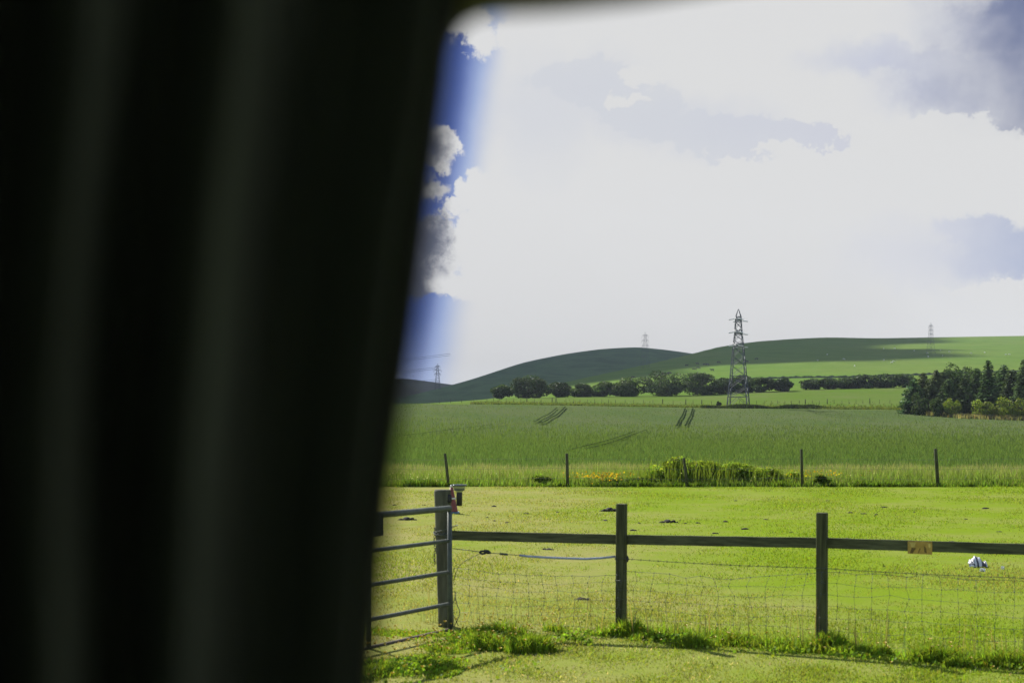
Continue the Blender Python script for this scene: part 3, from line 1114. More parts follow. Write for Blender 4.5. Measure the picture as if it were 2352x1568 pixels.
# ------------------------------------------------------------------ trees
def crown_pts(rx, ry, rz, zc, lumps, n, seed, base_flat=0.75):
    r = np.random.default_rng(seed)
    cs = []
    for k in range(lumps):
        a = r.uniform(0, 6.283)
        e = r.uniform(-1.0, 1.0)
        rr = math.sqrt(max(0, 1 - e * e)) * r.uniform(0.45, 0.95)
        cs.append((math.cos(a) * rr * rx * 0.80, math.sin(a) * rr * ry * 0.80, zc + e * rz * 0.70, r.uniform(0.24, 0.42)))
    cs.append((0, 0, zc, 0.6))
    cs = np.array(cs)
    which = r.integers(0, len(cs), n)
    d = r.normal(size=(n, 3))
    d /= np.linalg.norm(d, axis=1)[:, None]
    rad = cs[which, 3] * r.uniform(0.45, 1.08, n) ** 0.5
    p = cs[which, :3] + d * rad[:, None] * np.array([rx, ry, rz])
    p[:, 2] = np.maximum(p[:, 2], r.uniform(0.05, 0.9, n) * (zc - rz * base_flat) if zc - rz * base_flat > 0 else 0.05)
    return p, which, len(cs)


def tree(name, label, cat, base, H, Wd, col, seed, n=2200, leaf=0.55, group=None, trunk=True, low=0.06, mat=None, lumps=24, depth=None, tint=0.30):
    t = thing(name, label, cat, base, 0, group)
    zc = H * (0.44 + low * 0.5)
    rz = H * (0.56 - low * 0.5)
    p, which, nl = crown_pts(Wd / 2, (depth or Wd) / 2, rz, zc, lumps, n, seed)
    r = np.random.default_rng(seed + 99)
    lc = 1 + r.normal(0, tint, nl)
    c = vary(col, n, 0.18, 0.07) * lc[which][:, None]
    me = leafy('crown', p, r.uniform(0.6, 1.4, n) * leaf, np.clip(c, 0.004, 1), mat or M_leaf, 0.55)
    link('crown', me, mat or M_leaf, t)
    if trunk:
        mb = MB()
        tr = max(0.03, H * 0.022)
        mb.tube([(0, 0, -0.15), (0.02 * H * r.normal(), 0, H * 0.25), (0.02 * H * r.normal(), 0.01 * H, H * 0.5), (0.03 * H * r.normal(), 0, H * 0.8)], [tr * 1.25, tr, tr * 0.7, tr * 0.25], n=8)
        for k in range(6):
            a = r.uniform(0, 6.28)
            z0 = H * r.uniform(0.22, 0.5)
            e = Vector((math.cos(a) * Wd * 0.32, math.sin(a) * Wd * 0.32, z0 + H * r.uniform(0.15, 0.3)))
            mb.tube([(0, 0, z0), (e.x * 0.5, e.y * 0.5, z0 + (e.z - z0) * 0.6), e], [tr * 0.5, tr * 0.35, tr * 0.12], n=6)
        mb.build('trunk', M_bark, t)
    return t


def conifer(label, base, H, Wd, col, seed, n=4200, group=None):
    t = thing('conifer', label, 'conifer', base, 0, group)
    r = np.random.default_rng(seed)
    P, S, C, A = [], [], [], []
    whorls = int(H / 0.40)
    vs, cols = [], []
    for k in range(whorls):
        f = k / whorls
        z0 = H * (0.02 + 0.97 * f)
        rad = Wd / 2 * (1 - f) ** 0.62 * r.uniform(0.8, 1.12) + 0.12
        nb = max(4, int(9 * (1 - f) + 4))
        ph = r.uniform(0, 6.28)
        bc = 1 + r.normal(0, 0.16)
        for b in range(nb):
            a = ph + b * 6.283 / nb + r.normal(0, 0.18)
            L = rad * r.uniform(0.75, 1.1)
            bb = bc * (1 + r.normal(0, 0.15))
            m = max(3, int(L / 0.22))
            for q in range(m):
                s = (q + 0.6) / m
                droop = -0.26 * L * s + 0.14 * L * s * s
                for side in (-1, 0, 1):
                    cx_ = math.cos(a) * L * s
                    cy_ = math.sin(a) * L * s
                    lat = side * 0.22 * L * (1 - 0.6 * s) * r.uniform(0.6, 1.2)
                    c = Vector((cx_ - math.sin(a) * lat, cy_ + math.cos(a) * lat, z0 + droop + r.normal(0, 0.08)))
                    da = a + side * 0.7 + r.normal(0, 0.3)
                    d = Vector((math.cos(da), math.sin(da), -0.35 + r.normal(0, 0.25))) * r.uniform(0.30, 0.50)
                    w = Vector((-math.sin(da), math.cos(da), r.normal(0, 0.5))) * r.uniform(0.12, 0.22)
                    vs += [c - d * .4, c + w, c + d, c - w]
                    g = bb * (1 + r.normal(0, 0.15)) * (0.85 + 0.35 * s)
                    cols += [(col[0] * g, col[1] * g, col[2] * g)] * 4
    v = np.array([tuple(q) for q in vs])
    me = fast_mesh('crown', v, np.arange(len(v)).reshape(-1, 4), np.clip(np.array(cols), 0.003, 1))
    link('crown', me, M_needle, t)
    mb = MB()
    mb.tube([(0, 0, -0.2), (0, 0, H * 0.5), (0, 0, H * 0.97)], [H * 0.016, H * 0.010, H * 0.003], n=8)
    mb.build('trunk', M_bark, t)
    return t


def at(px, Y):
    x = hz_px(px, Y)
    return Vector((x, Y, float(ground_z(np.array(x), np.array(float(Y))))))


# broadleaved belt behind the meadow: bearing, top height line, width, distance, label
DK = (0.042, 0.070, 0.030)
MG = (0.060, 0.098, 0.032)
belt = [
    (1152, 884, 46, 478, MG, 'small pale leafed tree at the far left end of the tree belt'),
    (1215, 866, 84, 480, DK, 'big dark domed tree beside the small tree at the left end of the belt'),
    (1283, 879, 62, 484, DK, 'low greyish tree between the left domed tree and the shaded hillside above'),
    (1338, 883, 62, 482, MG, 'low light green tree where the sunlit hill first shows above the belt'),
    (1388, 879, 56, 480, MG, 'middling green tree left of the taller pale crowned tree in the belt'),
    (1440, 869, 72, 478, MG, 'pale green round crowned tree standing left of the biggest domed tree'),
    (1520, 854, 100, 476, DK, 'largest dark domed tree in the middle of the belt'),
    (1616, 856, 96, 476, DK, 'broad dark round tree right of the largest domed tree, across a gap'),
    (1662, 868, 46, 480, DK, 'dark tree just left of the nearest pylon legs'),
    (1705, 864, 62, 482, DK, 'dark tree seen through the legs of the nearest pylon'),
    (1754, 869, 60, 478, MG, 'green tree just right of the nearest pylon legs'),
    (1796, 867, 48, 476, DK, 'rounded dark tree ending the belt at the gap right of the nearest pylon'),
]
for k, (px, top, wd, Y, col, lab) in enumerate(belt):
    b = at(px, Y)
    ztop = EYE + (HY - top) / F * Y
    tree('tree', lab, 'tree', b, (ztop - b.z) * 1.06, wd / F * Y * 1.32, col, 100 + k, n=6500, leaf=0.42, group='broadleaved trees of the belt behind the meadow')
hedge_t = [
    (1866, 873, 52, 'low hedge tree starting the second belt right of the gap'),
    (1905, 870, 52, 'bushy dark tree second from the gap in the right hand belt'),
    (1945, 870, 52, 'greyish bushy tree in the middle of the right hand belt'),
    (1987, 862, 60, 'taller dark bushy tree right of the middle of the right hand belt'),
    (2030, 861, 58, 'dark bushy tree second from the conifers in the right hand belt'),
    (2072, 861, 54, 'dark bushy tree touching the edge of the conifer wood'),
]
for k, (px, top, wd, lab) in enumerate(hedge_t):
    b = at(px, 486)
    tree('tree', lab, 'tree', b, EYE + (HY - top) / F * 486 - b.z + .4, wd / F * 486 * 1.35, DK, 140 + k, n=2600, leaf=0.5, group='bushy trees of the belt left of the conifers')

# conifer wood
CG = (0.066, 0.112, 0.032)
wood = [
    (2098, 868, 344, 'outermost slim conifer at the left edge of the wood'),
    (2120, 853, 350, 'conifer with a pointed top second from the left edge of the wood'),
    (2150, 846, 346, 'dark dense conifer behind the first two of the wood'),
    (2178, 866, 338, 'shorter layered conifer in front at the left part of the wood'),
    (2215, 864, 336, 'shorter layered conifer left of the yellow green shrubs'),
    (2270, 824, 342, 'tallest conifer with a dark narrow spire in the wood'),
    (2306, 834, 352, 'spired conifer just right of the tallest one in the wood'),
    (2352, 822, 340, 'tall conifer cut by the right edge of the view'),
    (2395, 835, 344, 'conifer just beyond the right edge of the view'),
    (2440, 828, 340, 'second conifer beyond the right edge of the view'),
    (2243, 842, 350, 'dark conifer between the round topped trees and the tallest conifer'),
    (2322, 846, 346, 'dense conifer filling the gap left of the one at the right edge'),
    (2168, 850, 354, 'dark conifer standing behind the short layered one at the left part of the wood'),
    (2290, 848, 356, 'dull conifer in the second row right of the tallest one'),
    (2203, 846, 358, 'dark conifer in the second row below the left round topped tree'),
    (2136, 872, 342, 'short bushy conifer in front at the left corner of the wood'),
]
for k, (px, top, Y, lab) in enumerate(wood):
    b = at(px, Y)
    H = EYE + (HY - top) / F * Y - b.z
    conifer(lab, b, H * 1.0, 8.2 + 1.0 * math.sin(k * 2.3), (CG[0] * random.uniform(.85, 1.2), CG[1] * random.uniform(.85, 1.2), CG[2]), 200 + k, group='conifers of the wood on the right')
for k, (px, top, wd, Y, lab) in enumerate([
        (2185, 837, 62, 356, 'round topped broadleaved tree rising behind the left conifers'),
        (2236, 835, 64, 360, 'round topped broadleaved tree just left of the tallest conifer'),
        (2330, 850, 60, 358, 'dull green broadleaved tree between the two tallest conifers'),
        (2420, 842, 60, 360, 'broadleaved tree beyond the right edge of the view')]):
    b = at(px, Y)
    tree('tree', lab, 'tree', b, EYE + (HY - top) / F * Y - b.z, wd / F * Y * 1.4, (0.062, 0.105, 0.034), 240 + k, n=4500, leaf=0.42, group='broadleaved trees among the conifers')
YG = (0.165, 0.215, 0.030)
for k, (px, top, wd, Y, col, lab) in enumerate([
        (2112, 900, 34, 336, MG, 'small green shrub under the outermost conifer'),
        (2150, 910, 30, 331, MG, 'low shrub at the edge of the wheat under the left conifers'),
        (2188, 912, 32, 328, YG, 'small yellowish shrub left of the two big yellow green ones'),
        (2250, 914, 46, 326, YG, 'yellow green shrub below the tallest conifer'),
        (2292, 910, 60, 324, YG, 'largest bright yellow green shrub at the wood edge'),
        (2346, 914, 48, 322, YG, 'bright yellow green shrub cut by the right edge of the view'),
        (2410, 905, 60, 322, YG, 'yellow green shrub beyond the right edge of the view')]):
    b = at(px, Y)
    tree('shrub', lab, 'shrub', b, EYE + (HY - top) / F * Y - b.z, wd / F * Y * 1.3, col, 260 + k, n=1700, leaf=0.32, group='shrubs along the front of the wood', lumps=12)
b = at(1650, 372)
tree('shrub', 'small dark round shrub on the field edge just left of the nearest pylon', 'shrub', b, 1.7, 1.7, (0.035, 0.05, 0.02), 290, n=700, leaf=0.25, lumps=8)

# dark rushes along the ditch right of the pylon, rough grass along the meadow fence
def ditch():
    n = 11000
    px = RNG.uniform(1610, 1950, n)
    Y = 368.5 + RNG.normal(0, 0.8, n) + (px - 1700) * 0.012
    x = hz_px(px, Y)
    nz = smooth_noise(px / 20, px * 0, 1.0, 51)
    h = np.clip(0.85 + 0.35 * nz, 0.3, 1.5) * RNG.uniform(0.6, 1.2, n) * np.interp(px, [1610, 1680, 1860, 1950], [0.5, 1, 1, 0.3])
    blades('rushes', np.stack([x, Y, ground_z(x, Y)], 1), h, np.full(n, 0.22), vary((0.026, 0.042, 0.014), n, .25, .1), 0.3, label='dark line of rushes along the ditch right of the nearest pylon', cat='rushes')
    n = 16000
    px = RNG.uniform(1080, 2120, n)
    Y = 368 + RNG.exponential(5, n)
    x = hz_px(px, Y)
    blades('rough_grass', np.stack([x, Y, ground_z(x, Y)], 1), RNG.uniform(0.2, 0.6, n), np.full(n, 0.2), vary((0.100, 0.135, 0.032), n, .25, .1), 0.4, label='rough uncut grass along the upper edge of the wheat', cat='grass')
    n = 7000
    px = RNG.uniform(2070, 2480, n)
    Y = np.interp(px, [2070, 2200, 2480], [352, 326, 316]) + RNG.normal(0, 1.6, n)
    x = hz_px(px, Y)
    blades('rough_grass', np.stack([x, Y, ground_z(x, Y)], 1), RNG.uniform(0.6, 1.2, n), np.full(n, 0.16), vary((0.205, 0.195, 0.100), n, .18, .08), 0.35, label='pale dry grass along the front of the conifer wood', cat='grass')


ditch()


# weeds and bushes on the verge
def bush(label, px, Y, H, Wd, depth, col, seed, n, leaf, lumps=18, name='bush'):
    b = Vector((hz_px(px, Y), Y, 0))
    return tree(name, label, 'bush', b, H, Wd, col, seed, n=n, leaf=leaf, low=0.0, lumps=lumps, depth=depth, mat=M_grass)


BG = (0.195, 0.275, 0.040)
bush('tallest light green bush directly behind the leaning post on the verge', 1566, 50.3, 1.04, 1.9, 1.3, BG, 301, 5200, 0.085, 40)
bush('mid height light green bush left of the leaning post', 1512, 50.2, 0.72, 1.3, 1.0, BG, 306, 2600, 0.08, 24)
bush('light green bush just right of the leaning post', 1622, 50.4, 0.88, 1.7, 1.2, BG, 307, 4200, 0.085, 34)
bush('light green bush second right of the leaning post', 1688, 50.3, 0.80, 1.7, 1.2, (0.180, 0.260, 0.040), 302, 4000, 0.085, 34)
bush('lower light green bush third right of the leaning post', 1752, 50.2, 0.68, 1.6, 1.1, BG, 308, 3400, 0.08, 30)
bush('lowest straggling bush nearest the upright post right of the leaning one', 1808, 50.2, 0.50, 1.3, 0.9, BG, 309, 2000, 0.08, 20)
bush('low dark nettle clump left of the tall bush on the verge', 1430, 49.5, 0.40, 2.6, 0.8, (0.085, 0.135, 0.022), 303, 3600, 0.08, 16)
bush('small dark leafy clump between the two right hand verge posts', 1893, 49.2, 0.42, 0.95, 0.6, (0.075, 0.120, 0.020), 304, 1500, 0.07, 10)
bush('small green bush left of the yellow flowers on the verge', 1240, 49.6, 0.42, 0.9, 0.7, (0.120, 0.175, 0.030), 305, 1200, 0.07, 10)
P_, H_, C_, T_ = [], [], [], []
for (px, sx, h0, n) in ((1560, 0.75, 1.10, 420), (1630, 0.8, 0.92, 420), (1740, 1.0, 0.80, 520), (1480, 0.5, 0.7, 200), (1800, 0.6, 0.7, 160)):
    xx = RNG.normal(hz_px(px, 50.2), sx, n)
    yy = RNG.normal(50.1, 0.5, n)
    P_.append(np.stack([xx, yy, np.zeros(n)], 1))
    H_.append(RNG.uniform(0.3, 1.08, n) * h0 * (1 + 0.15 * smooth_noise(xx, yy, 3.0, 77)))
P_, H_ = np.concatenate(P_), np.concatenate(H_)
blades('weed_stems', P_, H_, RNG.uniform(0.012, 0.028, len(P_)), vary((0.12, 0.18, 0.026), len(P_), .25, .08), 0.28,
       tipcol=vary((0.185, 0.245, 0.045), len(P_), .2, .08), label='upright leafy weed stems growing through the verge bushes', cat='weeds')


# ------------------------------------------------------------------ verge fence (far side of the pasture)
fence2 = thing('wire_fence', 'wire fence of weathered leaning posts along the far side of the pasture', 'fence', (0, 48.9, 0))
for (pt, yt, pb, w) in ((1022, 1041, 1031, 0.10), (1302, 1041, 1304, 0.11), (1571, 1051, 1579, 0.10), (1841, 1031, 1843, 0.10), (2149, 1030, 2155, 0.12), (2462, 1034, 2460, 0.11)):
    zt = EYE + (HY - yt) / F * 48.9
    xb, xt = hz_px(pb, 48.9), hz_px(pt, 48.9)
    mb = MB()
    r = w * 0.5
    mb.tube([(xb, 0, -0.1), (xb + (xt - xb) * 0.5, 0.01, zt * 0.5), (xt, 0.02, zt - 0.01), (xt, 0.02, zt)], [r * 1.05, r, r * .95, r * .8], n=9)
    mb.build('post', M_wood, fence2)
mb = MB()
for h in (0.28, 0.62, 0.95):
    pts = []
    for px in np.arange(560, 2700, 45):
        pts.append((hz_px(px, 48.84), -0.06, h + 0.02 * math.sin(px / 90.0)))
    mb.tube(pts, 0.004, n=4)
mb.build('wire', M_wire, fence2)

# meadow fence, far away: many thin posts
fence3 = thing('wire_fence', 'distant fence of thin posts along the lower edge of the meadow', 'fence', tuple(at(1600, 392)))
o3 = Vector(fence3.location)
pxs = [1010, 1035, 1060, 1088, 1118, 1133, 1148, 1163, 1180, 1196, 1210, 1228, 1243, 1268, 1277, 1300, 1318, 1332, 1350, 1366, 1382, 1398, 1414, 1436, 1455, 1478, 1500, 1522, 1546, 1575, 1592, 1612, 1634, 1650, 1672, 1698, 1738, 1756, 1772, 1786, 1803, 1818, 1836, 1850, 1866, 1882, 1900, 1916, 1934, 1950, 1966, 1982, 1998, 2020, 2044, 2068]
for k, px in enumerate(pxs):
    Y = float(np.interp(px, [1000, 1300, 2080], [384, 388, 398]))
    p = at(px, Y) - o3
    big = (px in (1210, 1268, 1277, 1522, 1575, 1612, 1998, 1850, 1900))
    h = 1.5 if big else 1.15
    r = 0.13 if big else 0.055
    mb = MB()
    mb.tube([p + Vector((0, 0, -0.1)), p + Vector((random.uniform(-.05, .05), 0, h * random.uniform(.85, 1.05)))], r, n=6)
    mb.build('post', M_wood, fence3)

# ------------------------------------------------------------------ near fence
fence1 = thing('post_and_rail_fence', 'dark timber fence with one rail and wire netting across the near pasture', 'fence', tuple(FP[0]))
o1 = Vector(FP[0])
ang = math.atan2(step_f.y, step_f.x)
rotf = Matrix.Rotation(ang, 3, 'Z')
tops = [(1.265, 0.088), (1.232, 0.090), (1.24, 0.09), (1.25, 0.09), (1.24, 0.09)]
for k, p in enumerate(FP):
    h, w = tops[k]
    mb = MB()
    lean = Matrix.Rotation(R((0.35, 0.1, -0.4, 0.2, 0)[k]), 3, 'Y')
    mb.box(p - o1 + Vector((0, 0, h / 2 - 0.05)), (w, w, h + 0.1), rot=rotf @ lean, bev=0.006)
    mb.build('post', M_wood, fence1)
fdir = Vector((step_f.x, step_f.y, 0)).normalized()
fnor = Vector((fdir.y, -fdir.x, 0))             # towards the viewer


def rail(a, b, h=0.094, th=0.038):
    a, b = Vector(a), Vector(b)
    d = (b - a)
    s = Vector((d.x, d.y, 0)).normalized()
    nrm = Vector((s.y, -s.x, 0)) * th / 2
    n = 14
    vs, fs = [], []
    for i in range(n + 1):
        q = a + d * i / n
        j = Vector((0, 0, 0.0012 * math.sin(i * 1.7)))
        for (sx, sz) in ((1, -1), (1, 1), (-1, 1), (-1, -1)):
            vs.append(q + nrm * sx + Vector((0, 0, sz * h / 2)) + j)
    for i in range(n):
        for k in range(4):
            k2 = (k + 1) % 4
            fs.append((i * 4 + k, i * 4 + k2, i * 4 + 4 + k2, i * 4 + 4 + k))
    fs += [(3, 2, 1, 0), (n * 4, n * 4 + 1, n * 4 + 2, n * 4 + 3)]
    mb = MB()
    mb.raw(vs, fs)
    return mb


rz = [0.925, 0.915, 0.955, 0.965, 0.955, 0.955]      # rail centre heights at gate post, then the posts
back = -fnor * 0.068
ends = [FA + Vector((0.06, -0.05, 0))] + [p + back for p in FP]
ends[0] = ends[0]
for k in range(len(ends) - 1):
    a = ends[k] - o1 + Vector((0, 0, rz[k]))
    b = ends[k + 1] - o1 + Vector((0, 0, rz[k + 1]))
    d = (b - a).normalized() * 0.0015
    rail(a + d, b - d).build('rail', M_rail, fence1)
# wire netting
def netting(a, b, z_top_a, z_top_b, n_v, seed, sag=0.0, bent=0.0):
    r = random.Random(seed)
    mb = MB()
    rows = [0.0, 0.19, 0.36, 0.52, 0.68, 0.84, 1.0]
    L = (b - a)
    P = []
    for i in range(n_v + 1):
        s = i / n_v
        colm = []
        zt = z_top_a + (z_top_b - z_top_a) * s - sag * math.sin(math.pi * s)
        for j, f in enumerate(rows):
            q = a + L * s + Vector((0, 0, 0.06 + (zt - 0.06) * f))
            q += fdir * (r.gauss(0, 0.010) + bent * math.sin(s * 9 + j) * 0.03 * f) + fnor * r.gauss(0, 0.012) + Vector((0, 0, r.gauss(0, 0.008)))
            colm.append(q)
        P.append(colm)
    for i in range(n_v + 1):
        mb.tube(P[i], 0.0014, n=4)
        for j in range(1, len(rows)):
            mb.tube([P[i][j] - Vector((0, 0, .007)), P[i][j] + Vector((0, 0, .007))], 0.0036, n=5)
    for j in range(len(rows)):
        mb.tube([P[i][j] for i in range(n_v + 1)], 0.0013 if j < len(rows) - 1 else 0.0018, n=4)
    return mb


front = fnor * 0.052
A0 = FA + Vector((0.12, -0.08, 0))
spans = [(A0, FP[0] + front, 0.60, 0.60, 11, 0.05, 0.6), (FP[0] + front, FP[1] + front, 0.62, 0.70, 12, 0.06, 1.0), (FP[1] + front, FP[2] + front, 0.70, 0.70, 13, 0.0, 0.2), (FP[2] + front, FP[3] + front, 0.70, 0.70, 13, 0, 0.2), (FP[3] + front, FP[4] + front, 0.7, 0.7, 13, 0, 0.2)]
for k, (a, b, za, zb, nv, sg, bt) in enumerate(spans):
    netting(a - o1, b - o1, za, zb, nv, 10 + k, sg, bt).build('wire_netting', M_wire, fence1)
# barbed strand from the first post on
mb = MB()
for k in range(4):
    a = FP[k] + front + Vector((0, 0, (0.74, 0.735, 0.735, 0.735)[k])) - o1
    b = FP[k + 1] + front + Vector((0, 0, 0.735)) - o1
    pts = [a + (b - a) * i / 12 - Vector((0, 0, 0.012 * math.sin(math.pi * i / 12))) for i in range(13)]
    mb.tube(pts, 0.0028, n=5)
    for i in range(22):
        q = a + (b - a) * (i + .5) / 22 - Vector((0, 0, 0.012 * math.sin(math.pi * (i + .5) / 22)))
        mb.bar(q + Vector((-.006, .004, -.012)), q + Vector((.006, -.004, .012)), 0.0022)
        mb.bar(q + Vector((.008, .004, -.010)), q + Vector((-.004, -.004, .012)), 0.0022)
mb.build('barbed_wire', M_wire, fence1)

# amber plate on the rail
def rail_pt(px):
    for k in range(len(ends) - 1):
        a, b = ends[k], ends[k + 1]
        for i in range(400):
            q = a + (b - a) * i / 400
            if CX + F * q.x / q.y >= px:
                return q, rz[k] + (rz[k + 1] - rz[k]) * i / 400
    return ends[-1], rz[-1]


q, zq = rail_pt(2114)
sg = thing('warning_sign', 'small faded amber plate fixed to the fence rail', 'sign', tuple(q + fnor * 0.026 + Vector((0, 0, zq - 0.013))), ang)
MB().box((0, 0, 0), (0.212, 0.004, 0.112)).build('plate', M_amber, sg)
for pts in ([(-0.09, 0.045), (-0.035, 0.045), (-0.045, 0.005), (-0.075, 0.0)], [(0.07, 0.04), (0.092, 0.04), (0.092, 0.005), (0.078, 0.0)]):
    MB().raw([(x, -0.0035, z) for (x, z) in pts], [(3, 2, 1, 0)]).build('pale_print', M_amberlt, sg)
for pts in ([(-0.07, 0.0), (-0.03, -0.005), (-0.05, -0.03), (-0.062, -0.052), (-0.085, -0.05)], [(-0.02, -0.05), (-0.012, -0.05), (0.008, -0.005), (-0.002, -0.004)], [(0.035, 0.02), (0.055, 0.0), (0.06, -0.045), (0.04, -0.04)]):
    MB().raw([(x, -0.0032, z) for (x, z) in pts], [tuple(range(len(pts) - 1, -1, -1))]).build('dark_print', M_amberdk, sg)

# ------------------------------------------------------------------ gate post, gate and fittings
gp = thing('gate_post', 'thick round weathered timber post where the gate meets the fence', 'post', (FA.x, FA.y, 0))
mb = MB()
prof, pathp = [], []
pathp = [(0.035, 0, -0.1), (0.028, 0, 0.15), (0.018, 0, 0.5), (0.008, 0, 0.9), (0.0, 0, 1.25), (-0.004, 0, 1.365), (-0.004, 0, 1.383)]
mb.tube(pathp, [0.080, 0.078, 0.079, 0.082, 0.084, 0.086, 0.078], n=20)
mb.build('timber', M_gatepost, gp)

GR = Vector((hz_px(1033, 14.12), 14.12, 0))           # latch end of the gate
GL = Vector((hz_px(848, 12.95), 12.95, 0))            # first upright
gd = (GL - GR).normalized()
GE = GR + gd * 3.3
gate = thing('field_gate', 'galvanised tubular metal field gate left of the round gate post', 'gate', tuple(GR))
zr = [1.222, 0.892, 0.585, 0.275, 0.022]
zr = [EYE - (y - HY) / F * 14.12 for y in (1167, 1241, 1313, 1386, 1446)]
rr = [0.030, 0.020, 0.020, 0.020, 0.022]
gd3 = gd * 3.3
for k, z in enumerate(zr):
    MB().tube([Vector((0, 0, z)), gd3 * 0.5 + Vector((0, 0, z - 0.002)), gd3 + Vector((0, 0, z))], rr[k], n=14).build('bar', M_rust if k == 4 else M_galv, gate)
for d, r in ((0.0, 0.024), ((GL - GR).length, 0.022), (2.2, 0.018), (3.3, 0.026)):
    q = gd * d + Vector((0, -0.004, 0))
    MB().tube([q + Vector((0, 0, zr[4] - 0.03)), q + Vector((0, 0, zr[0] - (0.0 if d else 0.03)))], r, n=14).build('upright', M_galv, gate)
# black board hung on the gate
gn = Vector((gd.y, -gd.x, 0))
if gn.y > 0:
    gn = -gn
bpos = GR + gd * ((GL - GR).length - 0.10) + gn * 0.036
ga = math.atan2(-gd.y, -gd.x)
sb = thing('notice_board', 'black board with faint grey lettering hung on the gate bars', 'sign', tuple(bpos + Vector((0, 0, 0))), ga)
zb1 = EYE - (1181 - HY) / F * 13.0
zb0 = EYE - (1231 - HY) / F * 13.0
MB().box((-0.16, 0, (zb0 + zb1) / 2), (0.46, 0.006, zb1 - zb0)).build('board', M_signblk, sb)
mb = MB()
hh = zb1 - zb0
for (x, z, w, h) in ((0.02, 0.86, .012, .06), (0.035, 0.90, .03, .010), (0.035, 0.78, .03, .010), (0.05, 0.82, .01, .03), (-0.03, 0.82, .012, .05), (-0.05, 0.86, .03, .010), (-0.05, 0.74, .03, .010),
                     (0.035, 0.55, .008, .05), (0.0, 0.48, .07, .008), (-0.08, 0.5, .01, .05), (0.0, 0.2, .08, .012), (-0.12, 0.2, .06, .012)):
    MB().box((x - 0.01, -0.0045, zb0 + hh * z), (w, 0.003, h)).build('lettering', M_signgry, sb)


# chain round the post and hanging
def link_ring(mb, c, ax, ay, a=0.017, b=0.010, r=0.0034):
    pts = [c + ax * (a * math.cos(k * math.pi / 6)) + ay * (b * math.sin(k * math.pi / 6)) for k in range(12)]
    mb.tube(pts, r, n=6, closed=True)


chain = thing('chain', 'galvanised chain looped round the gate post and hanging down its left side', 'chain', (FA.x, FA.y, 0))
mb = MB()
zc = EYE - (1224 - HY) / F * 14.35
for k in range(18):
    a = math.pi * (0.95 + 1.1 * k / 17)
    c = Vector((0.012 + 0.094 * math.cos(a), 0.094 * math.sin(a), zc - 0.012 * math.sin(k * 0.37) - 0.02 * k / 17))
    tdir = Vector((-math.sin(a), math.cos(a), 0))
    up = Vector((0, 0, 1)) if k % 2 else Vector((math.cos(a), math.sin(a), 0))
    link_ring(mb, c, tdir, up)
for k in range(14):
    c = Vector((-0.082 + 0.006 * math.sin(k), -0.02, zc + 0.04 - 0.026 * k))
    link_ring(mb, c, Vector((0, 0, 1)), Vector((1, 0, 0)) if k % 2 else Vector((0.35, 0.93, 0)))
mb.build('links', M_galv, chain)
tie = thing('wire_tie', 'loops of pale wire binding the gate upright to the round post', 'wire', (FA.x, FA.y, 0))
mb = MB()
for (z0, dz, rr_) in ((zc + 0.045, 0.035, 0.104), (zc - 0.02, -0.02, 0.108)):
    pts = []
    for k in range(24):
        a = k * 2 * math.pi / 23
        pts.append(Vector((0.03 + (rr_ + 0.02) * math.cos(a), -0.03 + (rr_ + .02) * math.sin(a), z0 + dz * math.cos(a))))
    mb.tube(pts, 0.0032, n=6)
q0 = Vector((0.03, -0.145, zc - 0.03))
mb.tube([q0, q0 + Vector((0.02, 0, -.06)), q0 + Vector((0.05, 0, -.10)), q0 + Vector((0.055, 0, -.15)), q0 + Vector((0.04, 0, -0.17)), q0 + Vector((0.065, 0, -0.19))], 0.004, n=6)
mb.build('loops', M_galv, tie)

# lamp on the post
lp = thing('solar_lamp', 'small solar lamp with flared head on the right of the gate post top', 'lamp', (hz_px(1055, 14.35), 14.35, 0))
def zz(py): return EYE - (py - HY) / F * 14.35
mb = MB(); mb.lathe((0, 0, 0), [(0.030, zz(1161)), (0.030, zz(1131)), (0.027, zz(1129))], 20); mb.build('stem', M_black, lp)
mb = MB(); mb.lathe((0, 0, 0), [(0.030, zz(1130)), (0.046, zz(1126)), (0.052, zz(1125.5))], 24); mb.build('lower_shade', M_cream, lp)
mb = MB(); mb.lathe((0, 0, 0), [(0.054, zz(1125.4)), (0.056, zz(1124.5)), (0.056, zz(1122.6)), (0.054, zz(1122.4))], 24); mb.build('ring', M_glass_dk, lp)
mb = MB(); mb.lathe((0, 0, 0), [(0.053, zz(1122.3)), (0.068, zz(1116.2)), (0.070, zz(1116))], 24); mb.build('upper_shade', M_cream, lp)
mb = MB(); mb.lathe((0, 0, 0), [(0.072, zz(1115.9)), (0.079, zz(1115.4)), (0.079, zz(1112.8)), (0.074, zz(1112.2)), (0.01, zz(1111.8))], 24); mb.build('solar_panel', M_glass_dk, lp)
mb = MB()
mb.tube([(-0.03, 0, zz(1144)), (-0.072, 0, zz(1144.5)), (-0.085, 0, zz(1145))], 0.0085, n=10)
mb.build('bracket_arm', M_whiteplast, lp)
mb = MB(); mb.lathe((-0.098, 0, 0), [(0.018, zz(1154)), (0.024, zz(1150)), (0.024, zz(1140)), (0.018, zz(1135))], 14); mb.build('bracket_mount', M_black, lp)

# traffic cone out on the pasture behind the gate post
YC = 33.6
cone = thing('traffic_cone', 'faded red traffic cone standing on the pasture behind the gate post', 'cone', (hz_px(1037, YC), YC, 0))
mb = MB(); mb.box((0, 0, 0.02), (0.36, 0.36, 0.04)); mb.build('base', M_bluegrey, cone)
mb = MB(); mb.lathe((0, 0, 0), [(0.152, 0.041), (0.148, 0.07), (0.036, 0.62)], 28); mb.build('body', M_red, cone)
mb = MB(); mb.lathe((0, 0, 0), [(0.037, 0.621), (0.030, 0.665), (0.022, 0.672)], 20); mb.build('tip', M_whiteplast, cone)

